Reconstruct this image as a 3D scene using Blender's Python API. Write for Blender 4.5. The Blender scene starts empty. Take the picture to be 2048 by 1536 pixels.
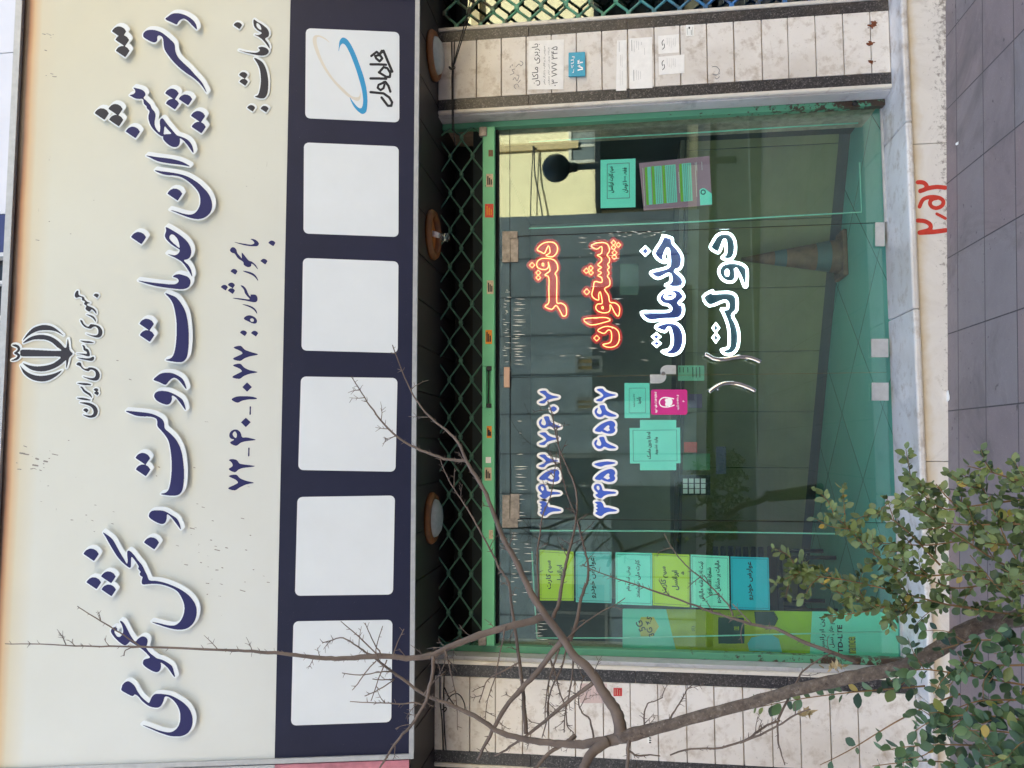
import bpy, bmesh, math, random, unicodedata
import numpy as np
from mathutils import Vector, Matrix
R = math.radians
SC = bpy.context.scene
COL = SC.collection
rng = random.Random(7)

# ---------------------------------------------------------------- camera
F = 1600.0                      # focal length in photo pixels (photo 2048 wide)
EYE = Vector((0.0, -4.4, 1.62))
_r = np.array([20698, -26, 1600.0]); _r /= np.linalg.norm(_r)
_u = np.array([-137, -11584, 1600.0]); _u /= np.linalg.norm(_u)
_u -= _r * (_u @ _r); _u /= np.linalg.norm(_u)
_n = np.cross(_u, _r)
if _n[2] < 0: _n = -_n
def cam2world(c):               # camera axes: right, down, forward (upright) -> world
    return Vector((float(c @ _r), float(c @ _n), float(c @ _u)))
cam = bpy.data.objects.new('camera', bpy.data.cameras.new('camera'))
COL.objects.link(cam)
ax = cam2world(np.array([0, 1., 0])); ay = cam2world(np.array([1., 0, 0])); az = -cam2world(np.array([0, 0, 1.]))
cam.matrix_world = Matrix(((ax.x, ay.x, az.x, EYE.x), (ax.y, ay.y, az.y, EYE.y), (ax.z, ay.z, az.z, EYE.z), (0, 0, 0, 1)))
cam.data.sensor_fit = 'HORIZONTAL'; cam.data.sensor_width = 36; cam.data.lens = 36 * F / 2048
cam.data.clip_start = 0.05; cam.data.clip_end = 500
SC.camera = cam

# ---------------------------------------------------------------- light: open shade, the sun stands behind the shop
W = bpy.data.worlds.new("World"); SC.world = W; W.use_nodes = True
nt = W.node_tree; bg = nt.nodes['Background']
sky = nt.nodes.new('ShaderNodeTexSky'); sky.sky_type = 'NISHITA'; sky.sun_disc = False
SUN_EL, SUN_AZ = 40, 20         # azimuth east of +Y
sky.sun_elevation = R(SUN_EL); sky.sun_rotation = R(SUN_AZ)
sky.air_density = 1.0; sky.dust_density = 2.5; sky.ozone_density = 1.0
nt.links.new(sky.outputs[0], bg.inputs[0]); bg.inputs[1].default_value = 0.15
sd = bpy.data.lights.new('sun', 'SUN'); sd.energy = 5.0; sd.angle = R(0.5); sd.color = (1, .95, .88)
so = bpy.data.objects.new('sun', sd); COL.objects.link(so)
tosun = Vector((math.sin(R(SUN_AZ)) * math.cos(R(SUN_EL)), math.cos(R(SUN_AZ)) * math.cos(R(SUN_EL)), math.sin(R(SUN_EL))))
so.rotation_euler = tosun.to_track_quat('Z', 'Y').to_euler(); so.location = tosun * 40
SC.view_settings.view_transform = 'Standard'; SC.view_settings.look = 'None'; SC.view_settings.gamma = 1
SC.view_settings.exposure = 2.22
SC.cycles.max_bounces = 10; SC.cycles.transparent_max_bounces = 24; SC.cycles.diffuse_bounces = 5
SC.cycles.sample_clamp_indirect = 6; SC.cycles.use_denoising = True
SC.cycles.caustics_reflective = False; SC.cycles.caustics_refractive = False

# ---------------------------------------------------------------- photo pixel -> point on a real plane
def ray(x, y): return cam2world(np.array([768 - y, x - 1024, F]))
class Plane:
    def __init__(s, o, ex, ey):             # ey = "up" in the plane, normal faces the street
        s.o = Vector(o); s.ex = Vector(ex).normalized(); s.ey = Vector(ey).normalized(); s.n = s.ex.cross(s.ey).normalized()
    def hit(s, x, y):
        d = ray(x, y); t = (s.o - EYE).dot(s.n) / d.dot(s.n); return EYE + d * t
    def ab(s, x, y):
        p = s.hit(x, y) - s.o; return (p.dot(s.ex), p.dot(s.ey))
    def mat(s, lift=0.0):
        o = s.o + s.n * lift
        return Matrix(((s.ex.x, s.ey.x, s.n.x, o.x), (s.ex.y, s.ey.y, s.n.y, o.y), (s.ex.z, s.ey.z, s.n.z, o.z), (0, 0, 0, 1)))
def facade(Y): return Plane((0, Y, 1.62), (1, 0, 0), (0, 0, 1))
def at(x, y, Y):
    d = ray(x, y); return EYE + d * ((Y - EYE.y) / d.y)
def atz(x, y, z):
    d = ray(x, y); return EYE + d * ((z - EYE.z) / d.z)
GY = 0.17                                    # front face of the shop glass
TILT = 0.23
SP = Plane((0, -0.55, 2.66), (1, 0, 0), (0, -TILT, 1))      # the sign leans out over the pavement
FP = facade(0.0); GP = facade(GY)

# ---------------------------------------------------------------- naming helpers
def tag(o, label=None, cat=None, group=None, kind=None):
    if label: o['label'] = label
    if cat: o['category'] = cat
    if group: o['group'] = group
    if kind: o['kind'] = kind
    return o
def thing(name, label, cat, loc=(0, 0, 0), group=None):
    o = bpy.data.objects.new(name, None); COL.objects.link(o); o.location = loc
    o.empty_display_size = 0.1
    return tag(o, label, cat, group)
def adopt(o, parent):
    if parent is not None:
        o.parent = parent
        L = parent.location if parent.type == 'EMPTY' else Vector((0, 0, 0))
        o.matrix_parent_inverse = Matrix.Translation(-L)
    return o
def link(name, me, mat, parent=None):
    o = bpy.data.objects.new(name, me); COL.objects.link(o)
    if mat is not None and not me.materials: me.materials.append(mat)
    return adopt(o, parent)
class MB:                                    # collects shapes, links them as ONE mesh
    def __init__(s): s.v = []; s.f = []; s.smooth = []
    def add(s, v, f, smooth=False):
        n = len(s.v); s.v += [tuple(p) for p in v]; s.f += [tuple(i + n for i in q) for q in f]; s.smooth += [smooth] * len(f); return s
    def box(s, x0, x1, y0, y1, z0, z1, b=0.0):
        if b <= 0:
            v = [(x, y, z) for z in (z0, z1) for y in (y0, y1) for x in (x0, x1)]
            f = [(0, 2, 3, 1), (4, 5, 7, 6), (0, 1, 5, 4), (2, 6, 7, 3), (0, 4, 6, 2), (1, 3, 7, 5)]
            return s.add(v, f)
        bm = bmesh.new(); bmesh.ops.create_cube(bm, size=1)
        for q in bm.verts: q.co = Vector(((x0 + x1) / 2 + q.co.x * (x1 - x0), (y0 + y1) / 2 + q.co.y * (y1 - y0), (z0 + z1) / 2 + q.co.z * (z1 - z0)))
        bmesh.ops.bevel(bm, geom=bm.edges[:], offset=b, segments=2, affect='EDGES', profile=0.5)
        bm.verts.index_update(); v = [q.co[:] for q in bm.verts]; f = [[q.index for q in p.verts] for p in bm.faces]; bm.free()
        return s.add(v, f)
    def quad(s, a, b, c, d): return s.add([a, b, c, d], [(0, 1, 2, 3)])
    def slab(s, pts, th):                    # planar polygon given by 3D points, thickened away from its normal
        pts = [Vector(p) for p in pts]; n = (pts[1] - pts[0]).cross(pts[2] - pts[0]).normalized(); k = len(pts)
        v = pts + [p - n * th for p in pts]
        f = [tuple(range(k)), tuple(reversed(range(k, 2 * k)))] + [(i, i + k, (i + 1) % k + k, (i + 1) % k) for i in range(k)]
        return s.add(v, f)
    def tube(s, pts, rad, n=8, cap=True, closed=False):
        pts = [Vector(p) for p in pts]; m = len(pts)
        if not hasattr(rad, '__len__'): rad = [rad] * m
        v = []; prev = None
        for i, p in enumerate(pts):
            a = pts[i - 1] if (i > 0 or closed) else p; b = pts[(i + 1) % m] if (i < m - 1 or closed) else p
            t = (b - a); t = t.normalized() if t.length > 1e-9 else Vector((0, 0, 1))
            if prev is None:
                prev = t.orthogonal().normalized()
            prev = (prev - t * prev.dot(t)); prev = prev.normalized() if prev.length > 1e-6 else t.orthogonal().normalized()
            q = t.cross(prev)
            for k in range(n):
                c, d = math.cos(2 * math.pi * k / n), math.sin(2 * math.pi * k / n)
                v.append(p + (prev * c + q * d) * rad[i])
        f = []
        for i in range(m if closed else m - 1):
            j = (i + 1) % m
            for k in range(n): f.append((i * n + k, i * n + (k + 1) % n, j * n + (k + 1) % n, j * n + k))
        if cap and not closed: f += [tuple(reversed(range(n))), tuple(range((m - 1) * n, m * n))]
        return s.add(v, f, True)
    def lathe(s, prof, o, axis='Z', n=32):   # prof = [(radius, height)]
        v = []; o = Vector(o)
        for r_, h in prof:
            for k in range(n):
                c, d = r_ * math.cos(2 * math.pi * k / n), r_ * math.sin(2 * math.pi * k / n)
                v.append(o + (Vector((c, d, h)) if axis == 'Z' else Vector((c, h, d)) if axis == 'Y' else Vector((h, c, d))))
        f = [(i * n + k, i * n + (k + 1) % n, (i + 1) * n + (k + 1) % n, (i + 1) * n + k) for i in range(len(prof) - 1) for k in range(n)]
        return s.add(v, f, True)
    def build(s, name, mat, parent=None, doubles=False):
        me = bpy.data.meshes.new(name); me.from_pydata(s.v, [], s.f); me.update()
        me.polygons.foreach_set('use_smooth', s.smooth)
        bm = bmesh.new(); bm.from_mesh(me)
        bmesh.ops.recalc_face_normals(bm, faces=bm.faces[:]); bm.to_mesh(me); bm.free()
        return link(name, me, mat, parent)
def part_box(name, mat, parent, x0, x1, y0, y1, z0, z1, b=0.0): return MB().box(x0, x1, y0, y1, z0, z1, b).build(name, mat, parent)
def smooth(pts, k=4, closed=False):          # Catmull-Rom
    P = [np.array(p, float) for p in pts]; out = []; m = len(P)
    for i in range(m if closed else m - 1):
        if closed: a, b, c, d = P[i - 1], P[i], P[(i + 1) % m], P[(i + 2) % m]
        else: a, b, c, d = P[max(i - 1, 0)], P[i], P[i + 1], P[min(i + 2, m - 1)]
        for j in range(k):
            t = j / k
            out.append(tuple(0.5 * (2 * b + (c - a) * t + (2 * a - 5 * b + 4 * c - d) * t * t + (3 * b - a - 3 * c + d) * t ** 3)))
    if not closed: out.append(tuple(P[-1]))
    return out

# ---------------------------------------------------------------- drawn shapes: raster -> outline -> mesh
class Ras:
    def __init__(s, x0, y0, x1, y1, g=0.5):
        s.x0, s.y0, s.g = x0, y0, g
        s.X, s.Y = np.meshgrid(np.arange(x0, x1 + g, g), np.arange(y0, y1 + g, g)); s.a = np.zeros(s.X.shape)
    def poly(s, p, val=1.0):
        ins = np.zeros(s.X.shape, bool); m = len(p)
        for i in range(m):
            (ax_, ay_), (bx, by) = p[i], p[(i + 1) % m]
            if ay_ == by: continue
            c = ((ay_ > s.Y) != (by > s.Y)); ins ^= c & (s.X < (bx - ax_) * (s.Y - ay_) / (by - ay_) + ax_)
        s.a[ins] = val; return s
    def stroke(s, p, r):
        m = len(p)
        if not hasattr(r, '__len__'): r = [r] * m
        for i in range(m - 1):
            (ax_, ay_), (bx, by) = p[i], p[i + 1]; dx, dy = bx - ax_, by - ay_; L = dx * dx + dy * dy + 1e-9
            t = np.clip(((s.X - ax_) * dx + (s.Y - ay_) * dy) / L, 0, 1)
            d = np.hypot(s.X - ax_ - t * dx, s.Y - ay_ - t * dy); s.a[d < r[i] + (r[i + 1] - r[i]) * t] = 1
        return s
    def copy(s):
        o = Ras.__new__(Ras); o.x0, o.y0, o.g, o.X, o.Y, o.a = s.x0, s.y0, s.g, s.X, s.Y, s.a.copy(); return o
    def shift(s, dx, dy):
        i, j = int(round(dx / s.g)), int(round(dy / s.g)); b = np.zeros_like(s.a); H, Wd = b.shape
        b[max(j, 0):H + min(j, 0), max(i, 0):Wd + min(i, 0)] = s.a[max(-j, 0):H + min(-j, 0), max(-i, 0):Wd + min(-i, 0)]; return b
    def grow(s, r, sx=0, sy=0):              # dilate by r, swept along (sx, sy)
        o = s.copy(); acc = s.a.copy()
        for rr in np.arange(r, 0, -max(1.5, r / 4)):
            k = max(10, int(2 * math.pi * rr / (2 * s.g)))
            for i in range(k): acc = np.maximum(acc, s.shift(rr * math.cos(6.2832 * i / k), rr * math.sin(6.2832 * i / k)))
        o.a = acc
        if sx or sy:
            k = int(math.hypot(sx, sy) / s.g) + 1
            for i in range(1, k + 1): acc = np.maximum(acc, o.shift(sx * i / k, sy * i / k))
            o.a = acc
        return o
    def contours(s, blur=1.6, lev=0.47, tol=0.12):
        a = s.a
        if blur > 0:
            k = np.exp(-0.5 * (np.arange(-6, 7) / blur) ** 2); k /= k.sum()
            a = np.apply_along_axis(lambda m: np.convolve(m, k, 'same'), 0, a); a = np.apply_along_axis(lambda m: np.convolve(m, k, 'same'), 1, a)
        a = np.pad(a, 1); b = a > lev; H, Wd = a.shape
        code = b[:-1, :-1] * 1 + b[:-1, 1:] * 2 + b[1:, 1:] * 4 + b[1:, :-1] * 8
        nxt = {}
        T = {1: [(3, 0)], 2: [(0, 1)], 3: [(3, 1)], 4: [(1, 2)], 5: [(3, 2), (1, 0)], 6: [(0, 2)], 7: [(3, 2)], 8: [(2, 3)], 9: [(2, 0)], 10: [(0, 3), (2, 1)], 11: [(2, 1)], 12: [(1, 3)], 13: [(1, 0)], 14: [(0, 3)]}
        def key(i, j, e): return (i, j, 0) if e == 0 else (i, j + 1, 1) if e == 1 else (i + 1, j, 0) if e == 2 else (i, j, 1)
        def pos(k):
            i, j, t = k
            if t == 0: u = (lev - a[i, j]) / (a[i, j + 1] - a[i, j]); return (s.x0 + (j + u - 1) * s.g, s.y0 + (i - 1) * s.g)
            u = (lev - a[i, j]) / (a[i + 1, j] - a[i, j]); return (s.x0 + (j - 1) * s.g, s.y0 + (i + u - 1) * s.g)
        for i, j in zip(*np.nonzero((code > 0) & (code < 15))):
            for e0, e1 in T[int(code[i, j])]: nxt[key(i, j, e0)] = key(i, j, e1)
        loops = []
        while nxt:
            st, cur = nxt.popitem(); L = [st]
            while cur != st and cur in nxt: L.append(cur); cur = nxt.pop(cur)
            P = np.array([pos(k) for k in L])
            if len(P) < 6: continue
            loops.append(simplify(P, tol))
        return [l for l in loops if len(l) >= 3]
def simplify(P, tol):
    n = len(P); k = int(np.argmax(np.hypot(*(P - P[0]).T)))
    def dp(a):
        keep = np.zeros(len(a), bool); keep[0] = keep[-1] = True; st = [(0, len(a) - 1)]
        while st:
            i, j = st.pop()
            if j <= i + 1: continue
            d = a[j] - a[i]; q = a[i + 1:j] - a[i]; L = math.hypot(*d)
            e = np.abs(d[0] * q[:, 1] - d[1] * q[:, 0]) / L if L > 1e-9 else np.hypot(*q.T)
            m = int(np.argmax(e))
            if e[m] > tol: m += i + 1; keep[m] = True; st += [(i, m), (m, j)]
        return a[keep]
    A = dp(P[:k + 1]); B = dp(np.vstack([P[k:], P[:1]]))
    return np.vstack([A[:-1], B[:-1]])
def outline_mesh(name, loops2d, M4, th, mat, parent=None, bevel=0.0):
    cu = bpy.data.curves.new('tmp', 'CURVE'); cu.dimensions = '2D'; cu.fill_mode = 'BOTH'; cu.extrude = th / 2; cu.bevel_depth = bevel
    for l in loops2d:
        sp = cu.splines.new('POLY'); sp.points.add(len(l) - 1)
        sp.points.foreach_set('co', [c for p in l for c in (p[0], p[1], 0.0, 1.0)]); sp.use_cyclic_u = True
    o = bpy.data.objects.new('tmp', cu); me = bpy.data.meshes.new_from_object(o); bpy.data.objects.remove(o); bpy.data.curves.remove(cu)
    me.transform(M4 @ Matrix.Translation((0, 0, th / 2))); me.name = name
    return link(name, me, mat, parent)
def draw(name, ras, plane, lift, th, mat, parent=None, blur=1.6, tol=0.12, lev=0.47):
    return outline_mesh(name, [[plane.ab(*p) for p in l] for l in ras.contours(blur, lev, tol)], plane.mat(lift), th, mat, parent)
def P(s): return [tuple(float(c) for c in q.split(',')) for q in s.split()]
def crop(s, ox, oy, k): return [(ox + x / k, oy + y / k) for x, y in P(s)]
def bounds(polys, m):
    xs = [p[0] for q in polys for p in q]; ys = [p[1] for q in polys for p in q]
    return min(xs) - m, min(ys) - m, max(xs) + m, max(ys) + m
def rrect(plane, quad, r, n=6):              # rounded quad in plane coords from 4 pixel corners
    q = [np.array(plane.ab(*p)) for p in quad]; out = []
    for i in range(4):
        a, b, c = q[i - 1], q[i], q[(i + 1) % 4]; u = (a - b) / np.linalg.norm(a - b); v = (c - b) / np.linalg.norm(c - b)
        p0, p1 = b + u * r, b + v * r
        for k in range(n + 1):
            t = k / n; out.append(tuple((1 - t) ** 2 * p0 + 2 * t * (1 - t) * (b * .8 + .1 * (p0 + p1)) + t * t * p1))
    return out

# ---------------------------------------------------------------- Persian text with Blender's own built-in font
_FORM = {}
for cp in list(range(0xFB50, 0xFDC0)) + list(range(0xFE80, 0xFEFD)):
    d = unicodedata.decomposition(chr(cp)).split()
    if len(d) == 2 and d[0] in ('<isolated>', '<final>', '<initial>', '<medial>'):
        _FORM.setdefault(chr(int(d[1], 16)), {}).setdefault({'<isolated>': 'i', '<final>': 'f', '<initial>': 'n', '<medial>': 'm'}[d[0]], chr(cp))
def fa(s):                                   # joins the letters and puts them right to left
    out = []
    for i, c in enumerate(s):
        f = _FORM.get(c)
        if not f: out.append(c); continue
        pj = i > 0 and 'n' in _FORM.get(s[i - 1], {}) and 'f' in f
        nj = i + 1 < len(s) and 'n' in f and 'f' in _FORM.get(s[i + 1], {})
        out.append(f.get('m' if pj and nj else 'f' if pj else 'n' if nj else 'i', c))
    r = out[::-1]; res = []; i = 0
    isd = lambda c: c.isdigit() or (c.isascii() and (c.isalnum() or c in '-./'))
    while i < len(r):
        j = i
        while j < len(r) and isd(r[j]): j += 1
        if j > i: res += r[i:j][::-1]; i = j
        else: res.append(r[i]); i += 1
    return ''.join(res)
def text(name, body, plane, x0, x1, yr, yl, lift, mat, parent, bold=0.0, th=0.0006, rot=0.0, shaped=True, keep=False):
    """text filling the photo box: x0..x1 = top..bottom, yr..yl = right..left (upright)"""
    cu = bpy.data.curves.new('tmp', 'FONT'); cu.body = fa(body) if shaped else body; cu.offset = bold; cu.resolution_u = 3; cu.fill_mode = 'BOTH'
    o = bpy.data.objects.new('tmp', cu); me = bpy.data.meshes.new_from_object(o); bpy.data.objects.remove(o); bpy.data.curves.remove(cu)
    if not me.vertices: return None
    co = np.array([v.co[:2] for v in me.vertices]); mn, mx = co.min(0), co.max(0)
    A = plane.ab(x0, yl); B = plane.ab(x1, yr)
    sx, sy = (B[0] - A[0]) / (mx[0] - mn[0]), (A[1] - B[1]) / (mx[1] - mn[1])
    if keep: sx = sy = min(sx, sy)
    cx, cy = (A[0] + B[0]) / 2, (A[1] + B[1]) / 2
    T = plane.mat(lift) @ Matrix.Translation((cx, cy, 0)) @ Matrix.Rotation(R(rot), 4, 'Z') @ Matrix.Diagonal((sx, sy, 1, 1)) @ Matrix.Translation((-(mn[0] + mx[0]) / 2, -(mn[1] + mx[1]) / 2, 0))
    me.transform(T); me.name = name
    return link(name, me, mat, parent)

# ---------------------------------------------------------------- procedural materials
def S(r, g, b):
    f = lambda c: c / 255 / 12.92 if c <= 10 else ((c / 255 + 0.055) / 1.055) ** 2.4
    return (f(r), f(g), f(b), 1)
class Mat:
    def __init__(s, name, rough=0.6, metal=0.0, spec=0.5):
        s.m = bpy.data.materials.new(name); s.m.use_nodes = True; s.t = s.m.node_tree; s.b = s.t.nodes['Principled BSDF']
        s.b.inputs['Roughness'].default_value = rough; s.b.inputs['Metallic'].default_value = metal; s.b.inputs['Specular IOR Level'].default_value = spec
        s.tc = None
    def n(s, t, **k):
        q = s.t.nodes.new('ShaderNode' + t)
        for a, v in k.items(): setattr(q, a, v)
        return q
    def co(s):
        if not s.tc: s.tc = s.n('TexCoord')
        return s.tc.outputs['Object']
    def map(s, sx, sy, sz, loc=(0, 0, 0), rot=(0, 0, 0)):
        q = s.n('Mapping'); s.t.links.new(s.co(), q.inputs[0]); q.inputs['Scale'].default_value = (sx, sy, sz); q.inputs['Location'].default_value = loc; q.inputs['Rotation'].default_value = rot; return q.outputs[0]
    def noise(s, scale, detail=4, rough=0.6, vec=None, dist=0.0):
        q = s.n('TexNoise'); q.inputs['Scale'].default_value = scale; q.inputs['Detail'].default_value = detail; q.inputs['Roughness'].default_value = rough; q.inputs['Distortion'].default_value = dist
        s.t.links.new(vec or s.co(), q.inputs['Vector']); return q.outputs['Fac']
    def ramp(s, fac, stops):
        q = s.n('ValToRGB'); e = q.color_ramp.elements
        while len(e) < len(stops): e.new(0.5)
        for i, (p, c) in enumerate(stops): e[i].position = p; e[i].color = c if len(c) == 4 else (*c, 1)
        s.t.links.new(fac, q.inputs[0]); return q.outputs[0]
    def mix(s, fac, a, b, mode='MIX'):
        q = s.n('Mix'); q.data_type = 'RGBA'; q.blend_type = mode; q.clamp_factor = True
        for v, k in ((fac, 0), (a, 6), (b, 7)):
            if hasattr(v, 'links') or hasattr(v, 'is_linked'): s.t.links.new(v, q.inputs[k])
            else: q.inputs[k].default_value = v
        return q.outputs[2]
    def math(s, op, a, b=0.0):
        q = s.n('Math'); q.operation = op
        for v, k in ((a, 0), (b, 1)):
            if hasattr(v, 'is_linked'): s.t.links.new(v, q.inputs[k])
            else: q.inputs[k].default_value = v
        return q.outputs[0]
    def xyz(s):
        q = s.n('SeparateXYZ'); s.t.links.new(s.co(), q.inputs[0]); return q.outputs
    def color(s, c):
        if hasattr(c, 'is_linked'): s.t.links.new(c, s.b.inputs['Base Color'])
        else: s.b.inputs['Base Color'].default_value = c
        return s
    def bump(s, h, dist=0.002, strength=0.6):
        q = s.n('Bump'); q.inputs['Distance'].default_value = dist; q.inputs['Strength'].default_value = strength
        s.t.links.new(h, q.inputs['Height']); s.t.links.new(q.outputs[0], s.b.inputs['Normal']); return s
def flat(name, c, rough=0.6, metal=0.0, var=0.12, scale=9, bump=0.0, bscale=120, spec=0.5):
    m = Mat(name, rough, metal, spec)
    d = tuple(x * (1 - var) for x in c[:3]) + (1,); l = tuple(min(1, x * (1 + var)) for x in c[:3]) + (1,)
    m.color(m.ramp(m.noise(scale, 5), [(0.3, d), (0.7, l)]))
    if bump: m.bump(m.noise(bscale, 3), bump)
    return m.m
def emit(name, c, k):
    m = Mat(name); m.color((0.1, 0.1, 0.1, 1)); m.b.inputs['Emission Color'].default_value = c; m.b.inputs['Emission Strength'].default_value = k; return m.m

# ================================================================ materials
def m_marble(name, base, vein, scale=3.0, rough=0.35, dirt=0.0):
    m = Mat(name, rough)
    w = m.noise(scale, 8, 0.65, dist=1.2)
    c = m.ramp(w, [(0.30, vein), (0.46, base), (0.62, base), (0.85, tuple(x * .86 for x in base[:3]))])
    if dirt: c = m.mix(m.ramp(m.noise(11, 8, 0.7), [(0.52, (0, 0, 0)), (0.74, (dirt,) * 3)]), c, S(150, 128, 104))
    if dirt: c = m.mix(m.ramp(m.noise(1.7, 6, .6, m.map(1, 1, .55)), [(0.46, (0, 0, 0)), (0.7, (.45,) * 3)]), c, S(168, 154, 138))
    f = m.ramp(m.noise(90, 3), [(0.66, (0, 0, 0)), (0.74, (.5,) * 3)])
    c = m.mix(f, c, S(120, 106, 94)); m.color(c); m.bump(m.noise(30, 6), 0.0015); return m.m
M_tile = m_marble('marble_tile', S(226, 221, 215), S(200, 190, 182), 4.2, 0.45, 0.85)
M_trim = m_marble('marble_trim', S(214, 208, 198), S(186, 176, 166), 6, 0.3)
M_step = m_marble('marble_step', S(224, 222, 220), S(182, 178, 176), 2.5, 0.4, 0.8)
M_reveal = m_marble('marble_reveal', S(200, 200, 204), S(160, 162, 170), 5, 0.35, 0.3)
def m_plinth():
    m = Mat('marble_plinth', 0.5)
    c = m.ramp(m.noise(2.2, 9, 0.7, dist=1.6), [(0.28, S(194, 188, 182)), (0.45, S(226, 222, 217)), (0.7, S(214, 209, 203))])
    z = m.xyz()[2]; n = m.noise(9, 6)
    k = m.math('ADD', z, m.math('MULTIPLY', m.math('SUBTRACT', n, 0.5), 0.11))
    c = m.mix(m.ramp(k, [(0.085, (0, 0, 0)), (0.14, (.6,) * 3)]), c, S(198, 176, 136))        # rust-yellow stain under the nosing
    n2 = m.noise(38, 6, 0.75)
    c = m.mix(m.ramp(m.math('SUBTRACT', n2, m.math('MULTIPLY', z, 1.6)), [(0.52, (0, 0, 0)), (0.64, (.8,) * 3)]), c, S(118, 108, 102))
    m.color(c); m.bump(m.noise(40, 6), 0.002); return m.m
M_plinth = m_plinth()
def m_granite():
    m = Mat('dark_granite', 0.35)
    c = m.ramp(m.noise(120, 3, 0.9), [(0.34, S(22, 22, 26)), (0.46, S(42, 41, 45)), (0.58, S(66, 63, 65)), (0.67, S(150, 146, 144))])
    c = m.mix(m.ramp(m.noise(3.5, 5), [(0.5, (0, 0, 0)), (0.75, (.3,) * 3)]), c, S(96, 82, 66))
    m.color(c); return m.m
M_granite = m_granite()
M_grout = flat('tile_grout', S(176, 160, 142), 0.9, var=0.3, scale=20)
M_soffit = flat('soffit_boards', S(44, 38, 36), 0.5, var=0.3, scale=4)
M_dark = flat('dark_void', S(30, 30, 30), 0.8, var=0.3)
M_black = flat('black_steel', S(24, 24, 24), 0.5, var=0.2)
M_wood = flat('orange_wood_trim', S(190, 116, 48), 0.5, var=0.3, scale=14)
def m_green(name, base, rust):
    m = Mat(name, 0.4)
    c = m.ramp(m.noise(4, 5), [(0.3, base), (0.7, tuple(x * 1.15 for x in base[:3]))])
    z = m.xyz()[2]
    k = m.math('ADD', m.noise(22, 7, 0.7), m.math('MULTIPLY', z, -0.16)) if rust else m.noise(30, 6, 0.7)
    c = m.mix(m.ramp(k, [(0.40, (0, 0, 0)), (0.44, (1, 1, 1))] if rust else [(0.68, (0, 0, 0)), (0.71, (1, 1, 1))]), c, S(72, 56, 44))
    m.color(c); m.bump(m.noise(25, 6), 0.0015); return m.m
M_frame = m_green('green_frame_paint', S(90, 154, 122), True)
M_rail = m_green('green_rail_paint', S(104, 186, 138), False)
M_rod = flat('green_grille_paint', S(70, 112, 92), 0.5, var=0.35, scale=20)
M_steel = flat('rusty_patch_steel', S(150, 140, 132), 0.5, 0.3, var=0.35, scale=35, bump=0.001)
M_nickel = flat('brushed_nickel', S(206, 206, 206), 0.35, 0.7, var=0.08, scale=30)
M_chrome = flat('chrome', S(215, 208, 205), 0.12, 1.0, var=0.03)
M_alu = flat('aluminium', S(176, 178, 180), 0.45, 0.25, var=0.1, scale=30, bump=0.0006)
M_paperw = flat('white_paper', S(240, 238, 234), 0.8, var=0.05, scale=30)
M_paper = flat('plain_paper', S(240, 240, 236), 0.8, var=0.03, scale=20)
M_ink = flat('black_ink', S(30, 30, 34), 0.7, var=0.1)
M_grey = flat('grey_ink', S(120, 120, 124), 0.7, var=0.1)
M_white = flat('white_vinyl', S(252, 252, 252), 0.4, var=0.02)
M_numblue = flat('blue_vinyl', S(66, 100, 206), 0.4, var=0.06)
M_cable = flat('black_cable', S(26, 24, 24), 0.6, var=0.1)
def m_glass(name, tint, f0=0.045, rough=0.0):
    m = Mat(name); t = m.t; o = t.nodes['Material Output']; t.nodes.remove(m.b)
    tr = m.n('BsdfTransparent'); tr.inputs[0].default_value = tint; gl = m.n('BsdfGlossy'); gl.inputs['Roughness'].default_value = rough; gl.inputs[0].default_value = (.9, 1, .96, 1)
    lw = m.n('LayerWeight'); lw.inputs[0].default_value = 0.5
    p = m.math('POWER', lw.outputs['Facing'], 5.0); f = m.math('ADD', m.math('MULTIPLY', p, 1 - f0), f0)
    mx = m.n('MixShader'); t.links.new(f, mx.inputs[0]); t.links.new(tr.outputs[0], mx.inputs[1]); t.links.new(gl.outputs[0], mx.inputs[2]); t.links.new(mx.outputs[0], o.inputs[0]); return m.m
M_glass = m_glass('green_tinted_glass', (0.885, 0.985, 0.958, 1), 0.085)
M_glass_clear = m_glass('clear_glass', (0.85, 0.93, 0.92, 1), 0.09)

# ================================================================ ground
def pav_z(x): return 0.02 - 0.035 * (x - 0.06)
def m_pave():
    m = Mat('pavement_slabs', 0.75)
    q = m.n('TexBrick'); q.offset = 0.0; q.squash = 1.0
    v = m.map(1, 1, 1, (-0.17, 0.58, 0)); m.t.links.new(v, q.inputs['Vector'])
    q.inputs['Color1'].default_value = S(140, 131, 130); q.inputs['Color2'].default_value = S(144, 125, 122); q.inputs['Mortar'].default_value = S(58, 52, 54)
    q.inputs['Scale'].default_value = 1; q.inputs['Mortar Size'].default_value = 0.0034; q.inputs['Mortar Smooth'].default_value = 0.25; q.inputs['Bias'].default_value = 0.0
    q.inputs['Brick Width'].default_value = 0.385; q.inputs['Row Height'].default_value = 0.295
    c = m.mix(m.ramp(m.noise(5, 8, 0.7), [(0.3, (0, 0, 0)), (0.75, (.45,) * 3)]), q.outputs[0], S(108, 100, 102))
    c = m.mix(m.ramp(m.noise(160, 3), [(0.6, (0, 0, 0)), (0.75, (.5,) * 3)]), c, S(172, 164, 162))
    c = m.mix(m.ramp(m.noise(26, 3, 0.5), [(0.69, (0, 0, 0)), (0.73, (.7,) * 3)]), c, S(74, 68, 68))
    c = m.mix(m.ramp(m.noise(1.6, 7, .7, dist=.8), [(0.52, (0, 0, 0)), (0.70, (.7,) * 3)]), c, S(98, 90, 89))
    m.color(c)
    h = m.math('ADD', m.math('MULTIPLY', q.outputs['Fac'], -1.0), m.math('MULTIPLY', m.noise(60, 4), 0.25)); m.bump(h, 0.004, 0.7); return m.m
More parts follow.
